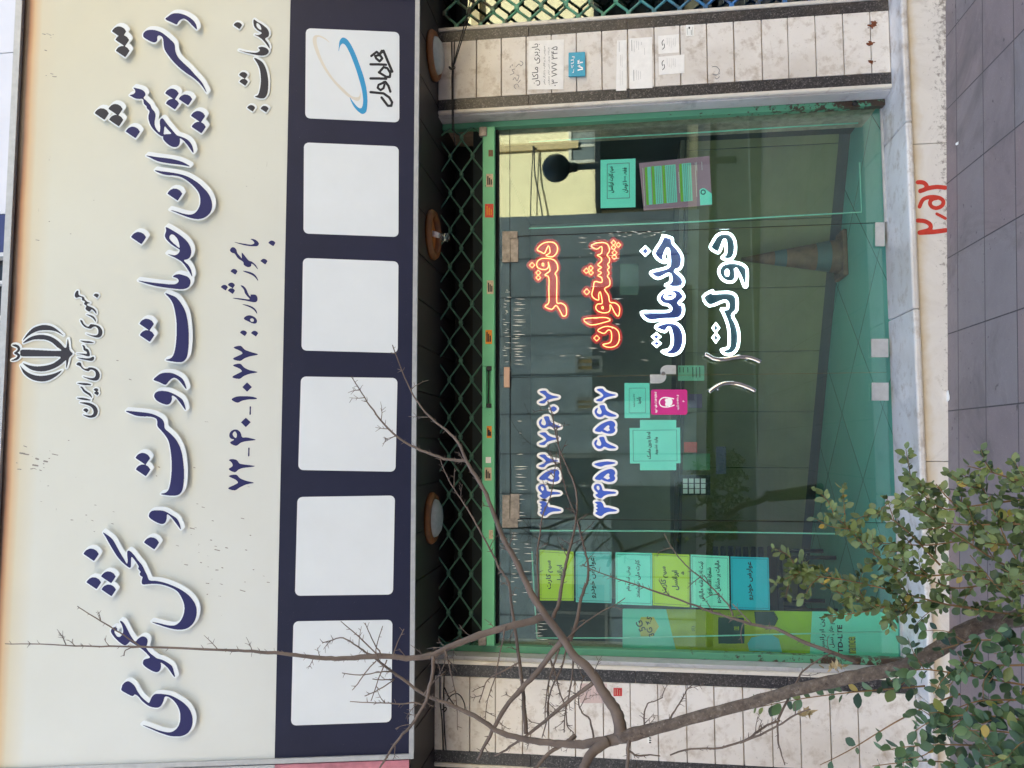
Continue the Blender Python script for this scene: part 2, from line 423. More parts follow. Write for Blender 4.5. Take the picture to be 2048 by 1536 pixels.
def ground(name, x0, x1, y0, y1, mat, dz=0.0):
    b = MB(); n = 16
    for i in range(n):
        a, c = x0 + (x1 - x0) * i / n, x0 + (x1 - x0) * (i + 1) / n
        f = lambda x: pav_z(max(-6, min(9, x))) + dz
        b.quad((a, y0, f(a)), (c, y0, f(c)), (c, y1, f(c)), (a, y1, f(a)))
    return tag(b.build(name, mat), kind='structure')
ground('pavement', -14, 18, -5.2, -0.10, m_pave())
ground('road', -80, 80, -11.2, -5.2, flat('asphalt', S(72, 72, 74), 0.9, var=0.2, scale=6, bump=0.003), -0.13)
ground('far_pavement', -80, 80, -14.2, -11.2, flat('far_paving', S(128, 122, 118), 0.85, var=0.15))
tag(MB().box(-80, 80, -5.32, -5.19, -0.7, 0.35 - 0.32).build('kerb', flat('kerb_stone', S(140, 136, 130), 0.8)), kind='structure')
ground('ground', -400, 400, -400, 400, flat('bare_ground', S(120, 114, 106), 0.9), -0.5)

# ================================================================ the shop building
SILL, SOF = 0.17, 2.66
bld = thing('shop_building', 'marble fronted shop building with white tile pilasters either side of a recessed glass entrance', 'building', (0, 2, 0))
M_clad = flat('white_cladding', S(218, 216, 218), 0.5, var=0.03, scale=3)
body = MB(); body.box(-6, 10.4, 4.6, 13, -0.6, 18).box(-6, -1.74, 0.3, 4.6, -0.6, SOF + .3).box(2.44, 10.4, 0.62, 4.6, -0.6, SOF + .3)  # unseen mass; height and right end set to shade the grey front opposite
body.box(-6, 10.4, 0.62, 4.6, SOF + 0.3, 18)
body.build('wall', flat('rear_wall', S(120, 116, 110), 0.8), bld)
# upper facade above the sign: white panels, a blue strip, grey louvred windows
up = MB(); x = 1.45
while x < 10.3:
    for k in range(24): up.box(x + .003, min(x + 1.05, 10.4) - .003, 0.03, 0.10, 2.72 + k * .62 + .003, 2.72 + (k + 1) * .62 - .003)
    x += 1.05
up.box(-6, 1.20, 0.05, 0.62, 2.72, 3.2).box(1.45, 10.4, 0.085, 0.61, 2.73, 17.9)
up.build('facade_panel', M_clad, bld)
part_box('blue_strip', flat('navy_strip', S(52, 58, 104), 0.5), bld, 1.205, 1.445, 0.02, 0.61, 2.72, 18)
for i in range(6):
    xx = -5.9 + i * 1.2
    fr = MB(); fr.box(xx, xx + 1.14, 0.02, 0.12, 3.2, 3.26).box(xx, xx + 1.14, 0.02, 0.12, 6.4, 6.46).box(xx, xx + .06, 0.021, 0.119, 3.26, 6.4).box(xx + 1.08, xx + 1.14, 0.021, 0.119, 3.26, 6.4)
    for k in range(9): fr.box(xx + .06, xx + 1.08, 0.03, 0.11, 3.6 + k * .34, 3.66 + k * .34)
    for k in range(4): fr.box(xx + .25 + k * .22, xx + .27 + k * .22, 0.035, 0.105, 3.26, 6.4)
    w = fr.build('window', flat('window_frame', S(206, 206, 206), 0.5), bld)
    part_box('pane', flat('dark_pane', S(50, 54, 60), 0.1), w, xx + .06, xx + 1.08, 0.14, 0.16, 3.26, 6.4)
part_box('roof', flat('roof_felt', S(80, 78, 76), 0.9), bld, -6.2, 10.6, -0.05, 13.2, 18.0, 18.25)  # unseen roof closing the mass that blocks the sun
# soffit of dark boards over the doorway
sf = MB()
for i in range(30):
    xx = -2.6 + i * 0.24; sf.box(xx + .004, xx + .236, -0.50, 0.60, SOF, SOF + .02)
sf.box(-2.6, 4.6, -0.52, 0.61, SOF + .012, SOF + .06)
sf.build('soffit', M_soffit, bld)
wt = MB(); wt.box(-1.5, 1.72, -0.535, -0.51, SOF - .012, SOF + .05, .004).box(1.74, 2.9, -0.53, -0.50, SOF - .005, SOF + .05, .004)
wt.build('wood_trim', M_wood, bld)
def pilaster(x0, x1, side, zs, g):
    """x0..x1 total width at Y=0; white trim, granite strip, tile field, granite strip, white trim"""
    p = part_box('pilaster', M_grout, bld, x0 + .006, x1 - .006, 0.010, 0.55, -0.1, SOF)
    t = 0.022
    for a in (x0, x1 - t):
        MB().box(a, a + t, -0.012, 0.012, SILL, SOF, 0.006).build('edge_trim', M_trim, p)
    for a in (x0 + t + .001, x1 - t - .064):
        s = MB(); z = SILL
        for h in (0.62, 0.78, 0.56, 0.6):
            z2 = min(z + h, SOF); s.box(a, a + .063, -0.004, 0.011, z + .001, z2 - .001, 0.001); z = z2
        s.build('granite_strip', M_granite, p)
    f = MB(); zs = [SILL + .001] + sorted(zs) + [SOF]
    rr = random.Random(g)
    for a, b in zip(zs[:-1], zs[1:]):
        if b - a < .03: continue
        w = 0.0018 + rr.random() * .0014; d = rr.random() * .002
        f.box(x0 + t + .0655, x1 - t - .0655, -0.005 - d, 0.0105, a + w, b - w, 0.0022)
    f.build('marble_tile_face', M_tile, p)
    return p
rz = [FP.hit(px, 130).z for px in (904, 953, 1003, 1052.5, 1103, 1153, 1204, 1256, 1309, 1361, 1414.5, 1468.6, 1524.6, 1577, 1632, 1688, 1743)]
lz = [FP.hit(px, 1430).z for px in (888, 940, 991, 1045, 1097.5, 1150.6, 1207, 1261, 1316, 1373, 1428.5, 1486, 1544, 1600, 1660, 1716)]
pilaster(1.912, 2.43, 1, rz, 3); pilaster(-1.735, -1.168, -1, lz, 5)
for x0, x1 in ((1.903, 1.917), (-1.174, -1.150)):
    part_box('reveal', M_reveal, bld, x0, x1, 0.013, 0.122, SILL, SOF)
fr = MB(); fr.box(1.868, 1.9025, 0.112, 0.165, SILL, SOF, .003); fr.build('door_frame', M_frame, bld)
fr = MB(); fr.box(-1.1495, -1.112, 0.112, 0.165, SILL, SOF, .003); fr.build('door_frame', M_frame, bld)
pin = MB().lathe([(0, 0), (.014, 0), (.014, -.012), (.004, -.016), (0, -.016)], (1.884, 0.112, 0.33), 'Y', 12); pin.build('frame_bolt', M_black, bld)
# interior shell behind the glass
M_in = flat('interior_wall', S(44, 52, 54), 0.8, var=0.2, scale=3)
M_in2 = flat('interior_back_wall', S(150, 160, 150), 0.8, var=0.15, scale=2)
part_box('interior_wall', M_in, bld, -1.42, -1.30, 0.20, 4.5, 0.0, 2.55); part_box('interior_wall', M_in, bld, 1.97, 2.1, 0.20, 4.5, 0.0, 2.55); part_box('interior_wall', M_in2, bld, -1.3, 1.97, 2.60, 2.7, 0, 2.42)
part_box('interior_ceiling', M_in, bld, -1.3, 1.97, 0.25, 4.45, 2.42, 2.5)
def m_floor():
    m = Mat('floor_tiles', 0.22)
    q = m.n('TexBrick'); q.offset = 0.0; m.t.links.new(m.map(1, 1, 1, (0.1, 0.2, 0), (0, 0, R(45))), q.inputs['Vector'])
    q.inputs['Color1'].default_value = S(128, 204, 186); q.inputs['Color2'].default_value = S(120, 196, 180); q.inputs['Mortar'].default_value = S(60, 84, 78)
    q.inputs['Scale'].default_value = 1; q.inputs['Mortar Size'].default_value = 0.003; q.inputs['Brick Width'].default_value = 0.6; q.inputs['Row Height'].default_value = 0.6
    m.color(m.mix(m.ramp(m.noise(3, 6), [(.4, (0, 0, 0)), (.7, (.3,) * 3)]), q.outputs[0], S(104, 176, 160))); return m.m
part_box('interior_floor', m_floor(), bld, -1.3, 1.97, 0.19, 4.45, 0.02, SILL - .002)
# steel over the glass and black void behind the rolled grille
part_box('lintel', M_black, bld, -1.11, 1.866, 0.150, 0.240, 1.62 + .712, 1.62 + .735)
part_box('grille_housing', M_dark, bld, -1.15, 1.91, 0.50, 0.56, 1.62 + .735, SOF)
part_box('housing_floor', M_dark, bld, -1.11, 1.868, 0.241, 0.50, 1.62 + .715, 1.62 + .735)

# marble step and plinth
st = thing('marble_step', 'long white marble step with a rounded nosing under the glass entrance', 'step', (0.4, 0, 0))
b = MB()
for i in range(9):
    a = -3.18 + i * 0.966; b.box(a + .001, a + .965, -0.185, 0.205 if -1.1 < a < 1.6 else 0.205, SILL - .034, SILL - .0005 * (i % 2), 0.010)
b.build('step_slab', M_step, st)
b = MB()
for i in range(5):
    a = -3.6 + i * 1.62 + .28; b.box(a + .0015, a + 1.6185, -0.158, 0.2, -0.4, SILL - .036, 0.003)
b.build('plinth_face', M_plinth, st)
# red spray-painted number
pf = Plane((0, -0.158, 1.62), (1, 0, 0), (0, 0, 1))
M_spray = flat('red_spray_paint', S(196, 58, 44), 0.6, var=0.15, scale=30)
ra = Ras(1825, 350, 1905, 480, 0.4)
k4 = lambda s: crop(s, 1460, 0, 3.483); k5 = lambda s: crop(s, 1480, 440, 3.606)
ra.stroke(smooth(k4("1308,1270 1345,1272 1368,1292 1362,1318 1325,1330")), 4.2).stroke(smooth(k4("1325,1332 1380,1312 1440,1303 1500,1308")), 4.2)
ra.stroke(smooth(k4("1320,1440 1345,1390 1400,1372 1455,1378 1485,1400 1478,1432 1440,1450 1405,1440 1392,1412 1408,1388 1440,1380")), 3.8)
ra.stroke(k4("1440,1490 1470,1505 1500,1522"), 3.0)
ra.stroke(smooth(k5("1282,4 1335,10 1372,35 1365,70 1295,90")), 4.2).stroke(smooth(k5("1295,92 1370,88 1430,82 1485,74")), 4.4)
draw('spray_number', ra, pf, 0.0006, 0.0006, M_spray, st, blur=2.2)

# ================================================================ roller grille with green bottom rail
gr = thing('roller_grille', 'rolled up green lattice security grille with a stickered bottom rail above the shop door', 'grille', (0.4, 0.1, 2.4))
def lattice(rows, x0, x1, X0, pitch, Y, r, node_rows):
    b = MB(); nb = MB()
    for i in range(len(rows) - 1):
        zt, zb = rows[i], rows[i + 1]; pts = []; k0 = math.floor((x0 - X0) / (pitch / 2))
        k = k0
        while X0 + k * pitch / 2 <= x1 + pitch / 2:
            top = (k + i) % 2 == 0; xc = X0 + k * pitch / 2; z = zt - .004 if top else zb + .004; y = Y + (0.004 if i % 2 else -0.004)
            pts += [(xc - .016, y, z), (xc + .016, y, z)]; k += 1
        pts = [(min(max(p[0], x0), x1), p[1], p[2]) for p in pts]
        q = [pts[0]]
        for p in pts[1:]:
            if abs(p[0] - q[-1][0]) > 1e-5: q.append(p)
        b.tube(q, r, 7)
    for i in node_rows:
        k = math.floor((x0 - X0) / (pitch / 2))
        while X0 + k * pitch / 2 <= x1:
            xc = X0 + k * pitch / 2
            if xc >= x0 and (k + i) % 2 == 0: nb.box(xc - .011, xc + .011, Y - .012, Y + .012, rows[i] - .011, rows[i] + .011, .004)
            k += 1
    return b, nb
rows = [1.62 + z for z in (1.051, 0.987, 0.921, 0.856, 0.788)]
X0 = at(944, 275, 0.1).x
lb, nb = lattice(rows, -1.11, 1.866, X0, 0.2195, 0.10, 0.0058, [1, 2, 3])
# parity: nodes of the row just above the rail sit at X0
lb.add(nb.v, nb.f); lb.build('lattice', M_rod, gr)
ra_ = MB(); zt, zb = 1.62 + .792, 1.62 + .720
lk0, lk1 = at(980, 815, .085).x, at(980, 733, .085).x
ra_.box(-1.108, lk0, 0.078, 0.118, zb, zt, .004).box(lk1, 1.858, 0.078, 0.118, zb, zt, .004).box(lk0, lk1, 0.078, 0.118, zb + .048, zt, .003).box(lk0, lk1, 0.078, 0.118, zb, zb + .022, .003).box(lk0, lk1, 0.104, 0.118, zb + .022, zb + .048)
ra_.build('bottom_rail', M_rail, gr)
ch = MB()
for i in range(30):
    xx = lk0 + .012 + i * (lk1 - lk0 - .03) / 29; ch.lathe([(0, -.004), (.004, -.002), (.004, .002), (0, .004)], (xx, 0.090, zb + .037), 'X', 6)
for xx in (lk0 + .01, lk1 - .012): ch.box(xx - .012, xx + .012, 0.070, 0.098, zb + .018, zb + .046, .003)
ch.build('chain', M_black, gr)
b = MB().box(1.80, 1.856, 0.066, 0.1, zb + .045, zt + .02, .006).build('end_bracket', M_steel, gr)
MB().box(-1.105, -1.05, 0.066, 0.1, zb + .045, zt + .02, .006).build('end_bracket', M_steel, gr)

# stickers on the rail
RP = facade(0.078)
def sheet(name, label, cat, plane, quad, lift, mat, th=0.0008, group=None, loops=None):
    o = outline_mesh(name, [loops or [plane.ab(*p) for p in quad]], plane.mat(lift), th, mat)
    return tag(o, label, cat, group)
def box4(x0, y0, x1, y1): return [(x0, y0), (x1, y0), (x1, y1), (x0, y1)]
M_beige = flat('faded_sticker', S(198, 178, 150), 0.7, var=0.25, scale=60); M_orange = flat('orange_sticker', S(226, 140, 30), 0.6, var=0.15, scale=60)
M_red = flat('red_sticker', S(214, 74, 52), 0.6, var=0.15, scale=80); M_brown = flat('torn_sticker', S(120, 92, 72), 0.8, var=0.3, scale=80)
stk = [((977, 300, 986, 313), M_brown, 'torn brown sticker remnant on the green rail nearest its right end'), ((972.5, 348, 986, 374), M_beige, 'faded beige sticker on the green rail, between torn brown and red stickers'),
       ((970, 408, 987, 435), M_red, 'red and yellow printed sticker on the green rail'), ((974, 561, 987, 588), M_beige, 'worn beige sticker on the green rail between red and orange stickers'),
       ((971, 660, 984, 688), M_orange, 'bright orange sticker on the rail just right of the chain slot'), ((973.5, 852, 983.5, 876), M_orange, 'tilted orange sticker on the rail left of the chain slot'),
       ((971.5, 914, 982, 926), M_paperw, 'small torn white sticker on the green rail'), ((969.5, 935, 983, 961), M_beige, 'beige printed sticker on the rail under a crossing bare branch'),
       ((978, 1060, 986, 1078), M_beige, 'small pale sticker scrap on the rail near its left end')]
for (x0, y0, x1, y1), m, l in stk:
    o = sheet('sticker', l, 'sticker', RP, box4(x0, y0, x1, y1), 0.0008, m, group='stickers along the green grille rail')
    if m is not M_brown and y1 - y0 > 20:
        b = MB(); A, B = RP.hit(x0, y1), RP.hit(x1, y0)
        for k in range(3):
            z = A.z + (B.z - A.z) * (.25 + .25 * k); b.box(A.x + .012, B.x - .012 - .01 * k, 0.0755, 0.0762, z - .0035, z + .0035)
        b.build('print', M_ink if m is not M_red else M_orange, o)

# ================================================================ soffit lights
M_ring = flat('varnished_wood_ring', S(124, 78, 38), 0.5, var=0.25, scale=20); M_dome = flat('frosted_glass', S(160, 168, 168), 0.35, var=0.12, scale=40, bump=0.003, bscale=60)
def light(px, py, label, bulb=False):
    c = atz(px, py, SOF); t = thing('soffit_light', label, 'ceiling light', (c.x, c.y, SOF), 'round lights under the soffit')
    MB().lathe([(.100, 0), (.135, 0), (.140, -.012), (.128, -.030), (.108, -.032), (.100, -.022), (.100, 0)], c, n=40).build('wood_ring', M_ring, t)
    if not bulb:
        MB().lathe([(.104, -.022), (.098, -.040), (.075, -.056), (.04, -.064), (0.0, -.066)], c, n=36).build('glass_shade', M_dome, t)
    else:
        MB().lathe([(0, -.002), (.098, -.002)], c, n=24).build('back_plate', M_wood, t)
        d = Vector((-.02, -.012, -.05)).normalized(); a = c + Vector((.01, 0, -.004))
        MB().tube([a, a + d * .022, a + d * .05], [.016, .016, .014], 12).build('lamp_holder', M_white, t)
        MB().tube([a + d * q for q in (.05, .062, .08, .1, .112, .118)], [.012, .018, .028, .028, .017, .003], 16).build('bulb', m_glass('bulb_glass', (.9, .9, .9, 1), .12), t)
light(864, 112, 'round frosted soffit light with a wooden ring above the right pilaster')
light(862, 470, 'open wooden light ring on the soffit with a bare bulb and no shade', True)
light(860, 1036, 'round frosted soffit light with a wooden ring behind the bare branches')

# ================================================================ glazing and doors
GT = 0.008
gz = thing('shopfront_glazing', 'fixed green glass side panels and top strip around the double doors', 'glazing', (0.4, GY, 0.2))
xdR, xdL, xdM = GP.hit(1400, 459).x, GP.hit(1400, 1041).x, GP.hit(1400, 750).x
zdT, zdB, zT = GP.hit(1020.5, 750).z, SILL + .028, 1.62 + .712
part_box('side_pane', M_glass, gz, xdR + .003, 1.90, GY, GY + GT, SILL + .004, zdT)
part_box('side_pane', M_glass, gz, -1.145, xdL - .003, GY, GY + GT, SILL + .004, zdT)
part_box('top_pane', M_glass, gz, -1.145, 1.90, GY, GY + GT, zdT + .003, zT)
# thin seams (black silicone)
b = MB(); b.box(-1.145, 1.90, GY + .001, GY + GT - .001, zdT + .0004, zdT + .0026).box(xdR + .0004, xdR + .0026, GY + .001, GY + GT - .001, SILL, zdT).box(xdL - .0026, xdL - .0004, GY + .001, GY + GT - .001, SILL, zdT)
b.build('silicone_seam', M_black, gz)
part_box('sill_channel', M_alu, gz, xdR, 1.868, GY - .012, GY - .001, SILL, SILL + .012); part_box('sill_channel', M_alu, gz, -1.11, xdL, GY - .012, GY - .001, SILL, SILL + .012)
# painted reflections: short pale slat-like streaks laid on the outside of the glass
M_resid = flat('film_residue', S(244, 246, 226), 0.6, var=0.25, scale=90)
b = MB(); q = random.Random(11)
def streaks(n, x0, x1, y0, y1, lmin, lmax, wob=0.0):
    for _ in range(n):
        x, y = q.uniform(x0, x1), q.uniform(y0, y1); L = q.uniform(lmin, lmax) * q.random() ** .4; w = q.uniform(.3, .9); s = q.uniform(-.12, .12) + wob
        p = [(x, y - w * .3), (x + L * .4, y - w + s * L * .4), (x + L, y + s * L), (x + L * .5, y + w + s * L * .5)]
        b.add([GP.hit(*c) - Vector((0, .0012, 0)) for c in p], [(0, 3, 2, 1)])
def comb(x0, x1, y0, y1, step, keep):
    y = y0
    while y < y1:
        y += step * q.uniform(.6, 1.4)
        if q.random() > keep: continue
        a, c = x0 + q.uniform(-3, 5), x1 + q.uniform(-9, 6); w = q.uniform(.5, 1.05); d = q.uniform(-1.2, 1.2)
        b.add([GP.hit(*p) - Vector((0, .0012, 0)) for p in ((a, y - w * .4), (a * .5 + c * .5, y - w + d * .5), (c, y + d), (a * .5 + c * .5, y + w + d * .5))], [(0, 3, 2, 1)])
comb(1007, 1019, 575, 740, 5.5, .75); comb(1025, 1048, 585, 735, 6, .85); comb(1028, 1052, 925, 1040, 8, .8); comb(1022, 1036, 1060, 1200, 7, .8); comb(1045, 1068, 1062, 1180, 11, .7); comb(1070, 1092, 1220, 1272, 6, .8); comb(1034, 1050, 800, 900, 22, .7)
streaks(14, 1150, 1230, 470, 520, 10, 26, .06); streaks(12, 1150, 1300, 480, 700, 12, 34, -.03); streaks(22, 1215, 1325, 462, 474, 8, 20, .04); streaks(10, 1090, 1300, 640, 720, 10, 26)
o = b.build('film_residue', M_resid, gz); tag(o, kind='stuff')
# small white grip scraps seen at the void: torn paper on the glass edge
def door(x0, x1, label, hinge):
    d = thing('glass_door', label, 'door', ((x0 + x1) / 2, GY, SILL))
    part_box('pane', M_glass, d, x0, x1, GY, GY + GT, zdB, zdT - .003)
    return d
dR = door(xdM + .0015, xdR - .0035, 'frameless right glass door behind the lit red and white word signs', 1)
dL = door(xdL + .0035, xdM - .0015, 'frameless left glass door with blue telephone numbers stuck on it', -1)
M_edge = flat('glass_edge', S(150, 120, 78), 0.2, var=0.2)
part_box('glass_edge', M_edge, dR, xdM + .0002, xdM + .0013, GY + .001, GY + .007, zdB, zdT - .5)
def px_plate(name, mat, parent, quad, y0, th, r=0.0, plane=None):
    pl = facade(y0); loop = rrect(pl, quad, r, 5) if r else [pl.ab(*p) for p in quad]
    return outline_mesh(name, [loop], pl.mat(0), th, mat, parent, bevel=0.0008)
k2 = lambda s: crop(s, 1000, 440, 5.12); k8 = lambda s: crop(s, 800, 780, 4.8)
def screws(parent, pts, y):
    for x, yy in pts: MB().lathe([(0, -.0015), (.004, -.001), (.005, .001)], at(x, yy, y), 'Y', 10).build('screw', M_nickel, parent)
px_plate('transom_patch', M_steel, gz, k2("25,120 178,118 178,186 102,188 102,432 25,434"), GY - .006, .005)
pp = px_plate('top_patch', M_steel, dR, k2("108,194 186,192 186,428 110,430"), GY - .006, .005)
screws(gz, k2("58,160 140,155 60,250 66,366"), GY - .007)
MB().box(at(1015, 500, GY).x, at(1015, 494, GY).x, GY - .008, GY - .004, at(1019, 497, GY).z, at(1013, 497, GY).z).build('pivot', M_black, dR)
lab = px_plate('patch_label', M_beige, pp, k2("112,262 182,258 182,330 140,340 112,336"), GY - .0068, .0005)
px_plate('transom_patch', M_steel, gz, k8("985,1010 1052,1008 1052,1240 1130,1240 1130,1318 983,1320"), GY - .006, .005)
pp = px_plate('top_patch', M_steel, dL, k8("1062,1000 1146,998 1146,1236 1060,1238"), GY - .006, .005)
screws(gz, k8("1018,1070 1015,1188 1016,1275 1094,1275"), GY - .007); screws(dL, k8("1100,1062 1096,1178"), GY - .007)
px_plate('door_stop', flat('pink_plastic', S(206, 170, 150), 0.5), gz, box4(1009, 735, 1019.5, 775), GY - .02, .018)
def lock(parent, quad, cyl):
    o = px_plate('floor_lock', M_nickel, parent, quad, GY - .014, .013)
    c = at(*cyl, GY - .015)
    MB().lathe([(0, -.004), (.010, -.004), (.0135, -.002), (.0145, .002)], c, 'Y', 20).build('lock_cylinder', M_steel, o)
    e = c + Vector((0, -.0045, 0)); MB().box(e.x - .0018, e.x + .0018, e.y - .001, e.y, e.z - .008, e.z + .008).build('keyhole', M_black, o)
lock(dR, box4(1742, 678.5, 1775, 714.5), (1756.5, 700)); lock(dL, box4(1743, 766, 1775.5, 801), (1757.5, 787))
px_plate('bottom_patch', M_nickel, dR, box4(1750, 446, 1768, 493), GY - .012, .011, .002)
px_plate('bottom_patch', M_nickel, dL, box4(1770, 992, 1788, 1044), GY - .012, .011, .002)
k3 = lambda s: crop(s, 1230, 700, 5.12)
for prt, s, kz in ((dR, "918,42 960,60 1000,84 1060,97 1120,97 1200,82 1270,72 1340,72 1400,84 1450,104 1490,122", "1045,112 1345,98"), (dL, "962,432 1000,400 1060,362 1110,345 1170,340 1240,343 1310,362 1375,388 1440,420", "1050,405 1328,392")):
    h = MB().tube([at(*p, GY - .055) for p in smooth(k3(s), 3)], .0122, 14).build('handle', M_chrome, prt)
    s2 = MB()
    for p in k3(kz):
        a = at(*p, GY); s2.tube([a + Vector((0, -.002, 0)), a + Vector((0, -.05, .004))], .008, 12)
    s2.build('handle_post', M_chrome, h)
# centre lock: two rounded half plates and a padlock hasp
a = outline_mesh('centre_lock', [[facade(GY - .016).ab(*p) for p in k3("620,160 622,246 468,246 466,215 475,188 497,168 525,160")]], facade(GY - .016).mat(0), .015, M_nickel, dR, .001)
a = outline_mesh('centre_lock', [[facade(GY - .016).ab(*p) for p in k3("360,256 522,254 520,290 505,318 480,335 450,341 362,341")]], facade(GY - .016).mat(0), .015, M_nickel, dL, .001)
c = at(1326.5, 747.5, GY - .02); MB().lathe([(0, -.012), (.011, -.012), (.012, -.002), (.012, .006)], c, 'Y', 18).build('lock_cylinder', M_steel, a)

# thin bars of LED strip holders inside the side windows
M_strip = flat('strip_channel', S(150, 220, 196), 0.45, var=0.06)
def bars(name, label, segs):
    b = MB()
    for s in segs: b.tube([at(x, y, GY + .03) for x, y in s], .0042, 6)
    return tag(b.build(name, M_strip), label, 'light strip')
bars('strip_frame', 'thin pale strip frame inside the right side window', [[(1058, 284), (1230, 274), (1400, 265), (1560, 255), (1716, 246)], [(1058, 457), (1230, 450), (1400, 443), (1560, 433), (1723, 424.5), (1719, 325)]])
bars('strip_frame', 'thin pale strip frame inside the left side window', [[(1060, 1061.5), (1300, 1062), (1500, 1065), (1700, 1068)], [(1074, 1276), (1245, 1276), (1500, 1270), (1790, 1263)], [(1064, 1103), (1068, 1180), (1074, 1276)]])

# blue telephone numbers on the left door
kn = lambda pts, dx=0, dy=0: [(1040 + (x + dx) / 4.8, 740 + (y + dy) / 4.8) for x, y in pts]
DG = {'7': ["735,188 790,178 815,205 860,225 922,240 860,255 810,272 780,302 728,290 780,265 800,243 775,215"],
      '6': ["765,343 808,338 818,362 832,390 870,413 922,435 916,447 860,447 812,430 792,446 758,452 730,432 716,400 728,372 748,364 742,385 738,405 752,420 775,424 785,402 775,375"],
      '5': ["718,582 755,538 808,505 870,488 905,503 914,533 903,550 914,575 900,602 860,612 810,602 782,588 768,596", "800,570 828,540 850,528 862,545 852,556 866,577 840,590"],
      '1': ["712,905 760,888 830,878 890,883 918,893 880,905 820,913 770,928"],
      '4': ["720,1155 708,1130 714,1108 736,1093 770,1098 787,1128 797,1158 850,1163 918,1172 912,1186 850,1192 810,1207 770,1233 722,1200 748,1184", "735,1135 738,1110 758,1113 766,1143 752,1158"],
      '3': ["718,1270 742,1263 772,1263 797,1288 808,1318 850,1323 928,1345 912,1357 850,1362 810,1378 775,1403 722,1375 745,1355 728,1340 748,1325 728,1305 745,1292"],
      '0': ["838,375 868,348 900,373 868,402"]}
def number(label, items):
    t = thing('phone_number', label, 'lettering', at(1150, 900, GY), 'blue telephone numbers on the left glass door')
    for ch, dx, dy in items:
        polys = [kn(P(s), dx, dy) for s in DG[ch]]; x0, y0, x1, y1 = bounds(polys, 8)
        r = Ras(x0, y0, x1, y1, .3); r.poly(smooth(polys[0], 3, True))
        bk = r.grow(4.6)
        for h in polys[1:]: r.poly(h, 0)
        w = draw('outline', bk, GP, .0006, .0005, M_white, t, 1.2); draw('digit', r, GP, .0014, .0005, M_numblue, w, 1.0)
number('blue digits reading 34577607 in the higher row on the left glass door', [('7', -548, 20), ('0', -546, 0), ('6', -535, 107), ('7', -548, 420), ('7', -552, 632), ('5', -535, 463), ('4', -535, 5), ('3', -535, -3)])
number('blue digits reading 34516567 in the lower row on the left glass door', [('7', 0, 0), ('6', 0, 0), ('5', 0, 0), ('6', -4, 305), ('1', 0, 0), ('5', 0, 462), ('4', 0, 0), ('3', 0, 0)])

# ================================================================ lit word signs hanging inside the right door
LP_Y = GY + .035
def led(label, tube_c, k, plate_c, comps, dots, rad, halo):
    t = thing('lit_word_sign', label, 'lit sign', at(1250, 600, LP_Y), 'lit word signs on the right glass door')
    pl = facade(LP_Y); plb = facade(LP_Y + .012)
    E_ = emit('lit_tube', tube_c, k); M_ = flat('acrylic_plate', plate_c, 0.35, var=0.05)
    if tube_c is REDT: bs = M_.node_tree.nodes['Principled BSDF']; bs.inputs['Emission Color'].default_value = (1, .05, .05, 1); bs.inputs['Emission Strength'].default_value = .055  # red plate given faint emission to imitate the glow of the tubes
    polys = [smooth(c, 3, True) for c in comps]
    x0, y0, x1, y1 = bounds(polys + [d for d in dots], 10)
    r = Ras(x0, y0, x1, y1, .5)
    for p in polys: r.poly(p)
    for d in dots: r.poly(d)
    draw('back_plate', r.grow(halo), plb, 0, .003, M_, t, 1.5)  # plate grown past the letters to imitate a halo
    b = MB()
    for p in polys: b.tube([at(x, y, LP_Y) for x, y in p], rad, 8, closed=True)
    for d in dots: b.tube([at(x, y, LP_Y) for x, y in d], rad, 6, closed=True)
    b.build('light_tube', E_, t)
    return t
def dia(cx, cy, rx, ry, f, rot=0):
    return f(' '.join('%f,%f' % (cx + rx * c, cy + ry * s) for c, s in ((-1, 0), (0, -1), (1, 0), (0, 1))))
kw = lambda s: crop(s, 1250, 440, 5.12)
ell = lambda cx, cy, rx, ry, f, rot=0: f(' '.join('%f,%f' % (cx + rx * math.cos(a) * math.cos(rot) - ry * math.sin(a) * math.sin(rot), cy + rx * math.cos(a) * math.sin(rot) + ry * math.sin(a) * math.cos(rot)) for a in [i * math.pi / 5 for i in range(10)]))
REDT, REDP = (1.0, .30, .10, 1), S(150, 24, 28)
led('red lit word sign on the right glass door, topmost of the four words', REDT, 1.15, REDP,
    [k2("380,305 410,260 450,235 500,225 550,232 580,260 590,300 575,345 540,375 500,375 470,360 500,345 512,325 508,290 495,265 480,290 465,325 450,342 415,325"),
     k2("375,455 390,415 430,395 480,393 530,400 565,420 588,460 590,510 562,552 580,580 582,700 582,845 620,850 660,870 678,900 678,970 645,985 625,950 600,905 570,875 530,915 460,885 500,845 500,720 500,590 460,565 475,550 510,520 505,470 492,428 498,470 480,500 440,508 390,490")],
    [ell(440, 456, 10, 14, k2), dia(328, 462, 28, 28, k2), dia(392, 540, 25, 26, k2), dia(392, 590, 25, 25, k2)], .0027, 6)
